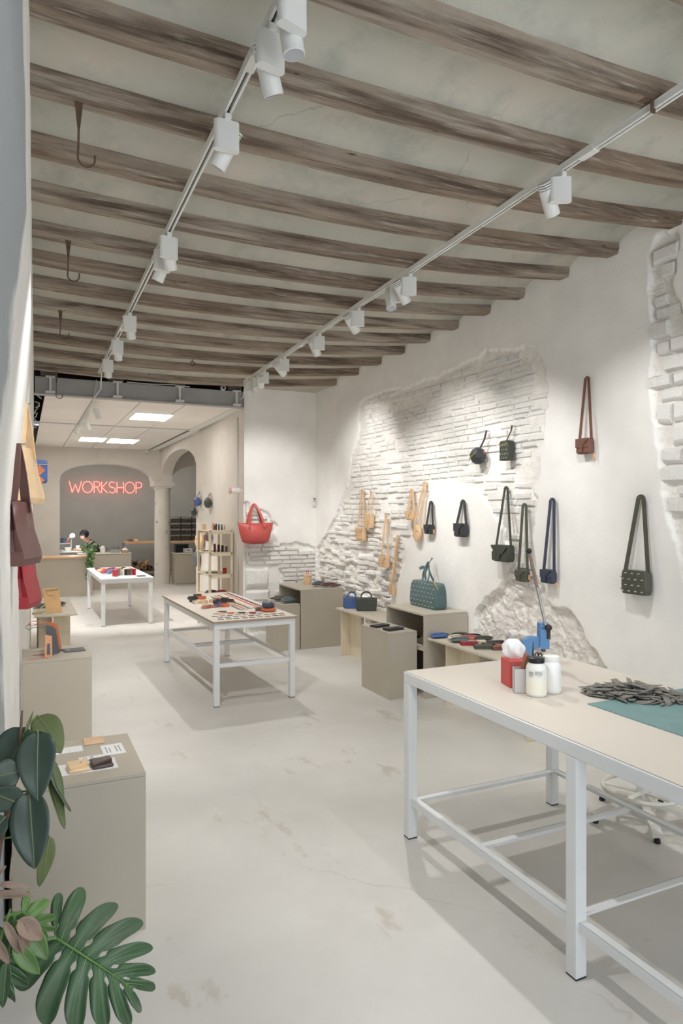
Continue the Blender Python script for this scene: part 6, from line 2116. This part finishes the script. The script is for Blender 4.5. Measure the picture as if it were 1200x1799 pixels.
MB().lathe([(0.07, 0), (0.07, 0.015), (0.02, 0.02)], 18).build('base', STEEL, t, smooth=True, angle=40)
MB().tube([(0, 0, 0.015), (0.12, 0.0, 0.22), (0.25, 0, 0.40)], 0.008, 8).build('arm', STEEL, t, smooth=True)
dm = Matrix.Translation((0.27, -0.02, 0.385)) @ Matrix.Rotation(-1.1, 4, 'X')
MB().lathe([(0.02, 0.06), (0.045, 0.03), (0.055, -0.02), (0.051, -0.02), (0.041, 0.025)], 18, m=dm).build('shade', FIX_W, t, smooth=True, angle=40)
MB().lathe([(0.008, -0.03), (0.03, -0.024), (0.036, 0.0), (0.02, 0.02)], 14, m=dm).build('bulb', emit('lamp_bulb', (196, 232, 255), 120), t, smooth=True)
l = bpy.data.lights.new('desk_lamp_light', 'POINT')
l.energy = 7
l.color = (0.8, 0.92, 1.0)
l.shadow_soft_size = 0.03
lo = bpy.data.objects.new('desk_lamp_light', l)
COL.objects.link(lo)
lo.parent = t
lo.location = dm @ Vector((0, 0, -0.06))


def skin(name, verts, edges, radii, m, parent, root=0, sub=2):
    me = bpy.data.meshes.new(name)
    me.from_pydata(verts, edges, [])
    o = bpy.data.objects.new(name, me)
    COL.objects.link(o)
    o.parent = parent
    me.materials.append(m)
    sk = o.modifiers.new('skin', 'SKIN')
    sk.use_smooth_shade = True
    for i, r_ in enumerate(radii):
        sv = me.skin_vertices[0].data[i]
        sv.radius = (r_, r_) if not isinstance(r_, tuple) else r_
        sv.use_root = i == root
    ss = o.modifiers.new('sub', 'SUBSURF')
    ss.levels = ss.render_levels = sub
    return o


SKIN = mat('skin', (206, 158, 136), 0.55, 0.03, 8)
SWEAT = mat('dark_green_knit', (56, 60, 50), 0.9, 0.08, 20, 0.3, 120)
TROUS = mat('dark_trousers', (48, 52, 66), 0.9, 0.06, 14)
HAIR = mat('black_hair', (32, 32, 38), 0.6, 0.1, 30, 0.3, 90)
pn = thing('person', 'person in a dark green sweater bent over the desk under the lamp', 'person', (1.72, 17.5, 0))
bv, be, br_ = [], [], []
def chain(pts, rad, start=None):
    prev = start
    for p, r_ in zip(pts, rad):
        bv.append(p)
        br_.append(r_)
        if prev is not None:
            be.append((prev, len(bv) - 1))
        prev = len(bv) - 1
    return prev
pel = chain([(0, 0, 0.56)], [0.13])
ch_ = chain([(-0.06, 0, 0.72), (-0.15, 0, 0.88)], [0.125, 0.135], pel)
nk = chain([(-0.26, -0.03, 0.99), (-0.31, -0.05, 1.04)], [0.06, 0.055], ch_)
hd_ = chain([(-0.355, -0.07, 1.08), (-0.39, -0.09, 1.15), (-0.41, -0.10, 1.21)], [0.070, 0.092, 0.062], nk)
chain([(-0.47, -0.11, 1.10)], [0.016], len(bv) - 3)
for s in (-1, 1):
    sh_ = chain([(-0.18, 0.17 * s, 0.92), (-0.30, 0.22 * s, 0.76), (-0.46, 0.13 * s, 0.80)], [0.062, 0.048, 0.033], ch_)
    pm = chain([(-0.53, 0.10 * s, 0.81)], [0.030], sh_)
    for k in range(4):
        chain([(-0.565, 0.10 * s + 0.018 * (k - 1.5), 0.815), (-0.60 + 0.006 * abs(k - 1.5), 0.10 * s + 0.02 * (k - 1.5), 0.805), (-0.62 + 0.008 * abs(k - 1.5), 0.10 * s + 0.02 * (k - 1.5), 0.785)], [0.0095, 0.0085, 0.0075], pm)
    chain([(-0.535, 0.10 * s - 0.038 * s, 0.80), (-0.565, 0.10 * s - 0.05 * s, 0.785)], [0.010, 0.008], pm)
    chain([(-0.04, 0.10 * s, 0.53), (-0.40, 0.12 * s, 0.52), (-0.37, 0.12 * s, 0.10), (-0.48, 0.12 * s, 0.045)], [0.085, 0.062, 0.042, 0.038], pel)
skin('body', bv, be, br_, SKIN, pn)
sv_ = [(0, 0, 0.55), (-0.06, 0, 0.72), (-0.15, 0, 0.88), (-0.24, -0.025, 0.97), (-0.29, -0.042, 1.022)]
se_ = [(0, 1), (1, 2), (2, 3), (3, 4)]
sr_ = [0.15, 0.145, 0.155, 0.085, 0.066]
for s in (-1, 1):
    i0 = len(sv_)
    sv_ += [(-0.18, 0.17 * s, 0.92), (-0.30, 0.22 * s, 0.76), (-0.45, 0.135 * s, 0.80)]
    se_ += [(2, i0), (i0, i0 + 1), (i0 + 1, i0 + 2)]
    sr_ += [0.076, 0.060, 0.045]
skin('sweater', sv_, se_, sr_, SWEAT, pn)
tv_, te_, tr_ = [(0, 0, 0.55)], [], [0.14]
for s in (-1, 1):
    i0 = len(tv_)
    tv_ += [(-0.04, 0.10 * s, 0.53), (-0.40, 0.12 * s, 0.52), (-0.37, 0.12 * s, 0.12)]
    te_ += [(0, i0), (i0, i0 + 1), (i0 + 1, i0 + 2)]
    tr_ += [0.095, 0.074, 0.056]
skin('trousers', tv_, te_, tr_, TROUS, pn)
mb = MB().lathe([(0.02, 0.118), (0.065, 0.10), (0.098, 0.05), (0.104, 0.0), (0.100, -0.04), (0.07, -0.06)], 18, m=Matrix.Translation((-0.375, -0.085, 1.165)) @ Matrix.Rotation(0.55, 4, 'Y'))
mb.build('hair', HAIR, pn, smooth=True, angle=180)
for s in (-1, 1):
    MB().lathe([(0.004, -0.006), (0.010, 0.0), (0.004, 0.006)], 8, at=(-0.472, -0.10 + 0.032 * s, 1.135)).build('eye', BLACK, pn, smooth=True)
    MB().lathe([(0.006, -0.022), (0.014, 0.0), (0.006, 0.024)], 8, at=(-0.385, -0.085 + 0.095 * s, 1.125)).build('ear', SKIN, pn, smooth=True)
MB().tube([(-0.462, -0.13, 1.075), (-0.470, -0.10, 1.073), (-0.462, -0.075, 1.075)], 0.005, 6).build('mouth', mat('lips', (176, 110, 104), 0.5), pn)
t = thing('work_stool', 'round stool under the seated person', 'stool', (1.74, 17.5, 0))
MB().lathe([(0.15, 0.395), (0.16, 0.40), (0.16, 0.425), (0.02, 0.43)], 20).build('seat', OAK, t, smooth=True, angle=40)
for k in range(4):
    w_ = PI / 4 + PI / 2 * k
    MB().tube([(0.12 * math.cos(w_), 0.12 * math.sin(w_), 0.40), (0.17 * math.cos(w_), 0.17 * math.sin(w_), 0)], 0.014, 8).build('leg', STEEL, t)

# trailing plant on the counter end
t = thing('trailing_plant', 'leafy green trailing plant hanging over the counter end', 'plant', (1.235, 14.72, 0.795))
MB().lathe([(0.05, 0), (0.065, 0.10), (0.058, 0.10), (0.045, 0.005)], 18, at=(0, 0.09, 0)).build('pot', FIX_W, t, smooth=True, angle=40)
rp2 = random.Random(4)
PL = [LIGHTG, MON, layered('pothos_leaf', (84, 128, 60), [((106, 150, 76), 5.0, 0.45, 0.65, (1, 1, 1))], rough=0.45)]
for k in range(58):
    a = rp2.uniform(0, 2 * PI)
    if k < 26:
        c = Vector((0.12 * math.cos(a) * rp2.random() ** 0.5, 0.06 + 0.10 * math.sin(a), 0.10 + rp2.uniform(0, 0.17)))
    elif k < 50:
        c = Vector((rp2.uniform(-0.055, 0.06), -0.06 + rp2.uniform(-0.02, 0.02), 0.10 - (k - 26) * 0.012))
    else:
        c = Vector((0.03 + rp2.uniform(-0.06, 0.06), -0.06, -0.22 - (k - 50) * 0.028))
    d = Vector((math.cos(a), -0.5 + 0.4 * math.sin(a), rp2.uniform(-0.9, 0.1))).normalized()
    leaf(t, 'leaf', c, c + d * rp2.uniform(0.06, 0.10), rp2.uniform(0.05, 0.075), (0.1, -0.9, 0.5), PL[k % 3], 0.3, 0.2, rib=False)
for s in (-0.03, 0.0, 0.04):
    MB().tube([(s, 0.06, 0.10), (s * 1.2, -0.03, 0.12), (s * 1.3, -0.06, 0.05), (s, -0.06, -0.2), (s * 1.6, -0.06, -0.40 if s > 0 else -0.2)], 0.003, 5).build('vine', LIGHTG, t)

# unseen lamps added to brighten the workshop, above the view through the arch
for k, (x, y, lb) in enumerate(((1.6, 17.9, 'unseen linear ceiling lamp added over the workshop desk'), (3.9, 17.9, 'unseen linear ceiling lamp added over the workshop bench'))):
    t = thing('ceiling_lamp', lb, 'ceiling light', (x, y, 3.22), group='added workshop ceiling lamps')
    MB().box(-0.6, 0.6, -0.06, 0.06, 0.02, 0.08).build('housing', FIX_W, t, bevel=0.004)
    MB().box(-0.58, 0.58, -0.05, 0.05, 0.005, 0.02).build('diffuser', emit('workshop_fill_glow', (255, 246, 236), 52), t)

# ------------------------------------------------------------------ small fittings
def hook(label, x, y, L, turn=0.0):
    z0 = beam_z(x, y) - 0.002
    t = thing('iron_hook', label, 'hook', (x, y, z0), turn, 'old iron hooks on the beams')
    MB().prism([(-0.016, 0.0), (0.016, 0.0), (0.010, -L * 0.25), (0.005, -L * 0.42), (-0.005, -L * 0.42), (-0.010, -L * 0.25)], -0.004, 0.004, lambda a, b, d: (a, d, b)).build('plate', RUST, t)
    p = [(0, 0, -L * 0.40), (-0.002, 0, -L * 0.75)] + [(0.030 - 0.034 * math.cos(PI * k / 10), 0, -L * 0.88 - 0.034 * math.sin(PI * k / 10)) for k in range(11)] + [(0.064, 0, -L * 0.80)]
    MB().tube(p, 0.0045, 8).build('hook', RUST, t, smooth=True)
    return t


hook('long rusty hook hanging nearest from the beams', 0.215, 3.06, 0.26)
hook('second rusty hook along the left wall', 0.258, 4.54, 0.24)
hook('third rusty hook along the left wall', 0.282, 6.0, 0.22)
hook('last rusty hook above the girder', 0.349, 8.32, 0.30)
t = thing('iron_ring', 'small iron ring under a far beam', 'ring', (1.60, 7.07, beam_z(1.6, 7.07) - 0.002), 0)
b = MB()
ring(b, (0, 0, -0.05), 0.022, 0.005, 'y', 14)
b.tube([(0, 0, 0.0), (0, 0, -0.03)], 0.004, 6)
b.build('ring', RUST, t, smooth=True)
t = thing('track_bracket', 'rusty strap bracket holding the right track near the camera', 'bracket', (2.42, 2.06, beam_z(2.42, 2.06)), 0)
MB().box(-0.012, 0.012, -0.003, 0.003, -0.055, 0.0).box(-0.05, 0.012, -0.006, 0.03, -0.004, 0.002).build('strap', RUST, t)
t = thing('wall_speaker', 'white cylinder fixture sticking out from the wall corner', 'wall fixture', (2.79, 9.12, 1.995), 0)
MB().lathe([(0.036, 0.07), (0.04, 0.075), (0.04, 0.225), (0.034, 0.23)], 22, m=Matrix.Rotation(-PI / 2, 4, 'Y')).build('body', FIX_W, t, smooth=True, angle=40)
MB().lathe([(0.0405, 0.195), (0.0405, 0.226)], 22, m=Matrix.Rotation(-PI / 2, 4, 'Y')).build('end_ring', mat('pink_ring', (232, 160, 152), 0.5), t, smooth=True)
MB().tube([(-0.08, 0, -0.0), (0.0, 0.03, 0)], 0.012, 8).build('bracket', FIX_W, t)
t = thing('wall_remote', 'small white remote in a holder on the wall corner', 'remote', (3.77, 8.985, 1.80), 0)
MB().box(-0.022, 0.022, -0.02, 0, 0, 0.11).build('remote', FIX_W, t, bevel=0.006)
MB().box(-0.014, 0.014, -0.022, -0.019, 0.07, 0.10).build('screen', mat('grey_screen', (120, 126, 128), 0.3), t)
MB().box(-0.012, -0.004, -0.022, -0.019, 0.045, 0.06).box(0.004, 0.012, -0.022, -0.019, 0.045, 0.06).build('button', DARKMETAL, t)
MB().box(-0.026, 0.026, -0.016, 0.004, -0.02, 0.02).build('holder', FIX_W, t, bevel=0.004)
t = thing('conduit_pipe', 'thin white conduit running down the cream wall', 'conduit', (2.776, 9.42, 0), 0)
MB().tube([(0, 0, 0.02), (0, 0, 3.05)], 0.010, 8).build('pipe', WARM, t, smooth=True)
for z_ in (0.8, 1.6, 2.3, 2.8):
    MB().box(-0.012, 0.012, -0.016, 0.016, z_, z_ + 0.02).build('clip', WARM, t)
t = thing('security_camera', 'small white round security camera on the girder', 'camera', (2.45, 9.0, 3.37), 0)
MB().lathe([(0.03, -0.02), (0.036, -0.016), (0.036, 0.016), (0.03, 0.02)], 18, m=Matrix.Rotation(PI / 2, 4, 'X')).build('body', FIX_W, t, smooth=True, angle=40)
MB().lathe([(0.018, 0.019), (0.018, 0.023)], 14, m=Matrix.Rotation(PI / 2, 4, 'X')).build('lens', BLACK, t)
MB().tube([(0, 0.02, 0.03), (0, 0.05, 0.06)], 0.008, 6).build('mount', FIX_W, t)
t = thing('security_camera', 'tiny white camera at the back corner of the suspended ceiling', 'camera', (2.62, 16.3, 3.06), 0)
MB().lathe([(0.05, 0.07), (0.05, 0.04), (0.035, 0.01), (0.01, 0.0)], 16).build('dome', FIX_W, t, smooth=True, angle=50)
MB().lathe([(0.02, 0.008), (0.012, -0.004)], 12).build('lens', BLACK, t)
for k, (pts, lb) in enumerate(((((0.80, 8.02, 3.24), (0.81, 8.2, 3.10), (0.80, 8.9, 3.10), (0.84, 9.02, 3.35)), 'white lamp cable looping from the left track to the girder'),
                               (((2.44, 7.97, 3.26), (2.55, 8.4, 3.16), (2.66, 8.9, 3.22), (2.70, 9.02, 3.34)), 'white cable drooping from the right track end'),
                               (((1.2, 9.0, 3.35), (1.5, 8.99, 3.345), (1.8, 8.99, 3.36), (2.0, 9.0, 3.35)), 'thin white cable lying along the girder top'))):
    o = MB().tube(pts, 0.006, 6).build('cable', FIX_W, smooth=True)
    tag(o, lb, 'cable')
mb = MB()
rz_r = random.Random(9)
for k in range(5):
    y = 9.4 + k * 0.9
    mb.tube([(0.2 + rz_r.uniform(-0.04, 0.04), y + 0.15 * q, 3.22 + rz_r.uniform(-0.03, 0.05)) for q in range(5)], 0.008, 6)
o = mb.build('cable', FIX_W, smooth=True)
tag(o, 'tangle of pale cables in the dark gap beside the suspended ceiling', 'cable')
# small spotlights hanging under the suspended ceiling
t = thing('pendant_spots', 'cluster of white spotlights hanging under the suspended ceiling', 'spotlight', (0.86, 10.6, 3.13))
MB().box(-0.02, 0.02, -1.2, 1.5, -0.03, 0.0).build('rail', FIX_W, t)
for k, (y, dx) in enumerate(((-0.9, 0.03), (-0.3, -0.02), (0.5, 0.02), (1.1, -0.03))):
    MB().lathe([(0.036, 0), (0.04, -0.015), (0.04, -0.13), (0.036, -0.135)], 18, m=Matrix.Translation((dx, y, -0.05)) @ Matrix.Rotation(0.35 * (1 if k % 2 else -1), 4, 'Y')).build('head', FIX_W, t, smooth=True, angle=40)
    MB().tube([(0, y, -0.03), (dx, y, -0.07)], 0.010, 6).build('joint', FIX_W, t)
    l = bpy.data.lights.new('pendant_spot_light', 'SPOT')
    l.energy = SPOT_W * (3.0 if k == 1 else 0.12)
    l.spot_size = math.radians(78)
    l.spot_blend = 0.6
    l.shadow_soft_size = 0.03
    l.color = (1.0, 0.985, 0.965)
    lo = bpy.data.objects.new('pendant_spot_light', l)
    COL.objects.link(lo)
    lo.parent = t
    lo.location = (dx - 0.055 * (1 if k % 2 else -1), y, -0.21)
    dv = (Vector((1.55, 11.6, 0.3)) - Vector((0.86, 10.6 + y, 2.9))) if k % 2 else (Vector((1.2, 13.2, 0.0)) - Vector((0.86, 10.6 + y, 2.9)))
    lo.rotation_euler = dv.to_track_quat('-Z', 'Y').to_euler()
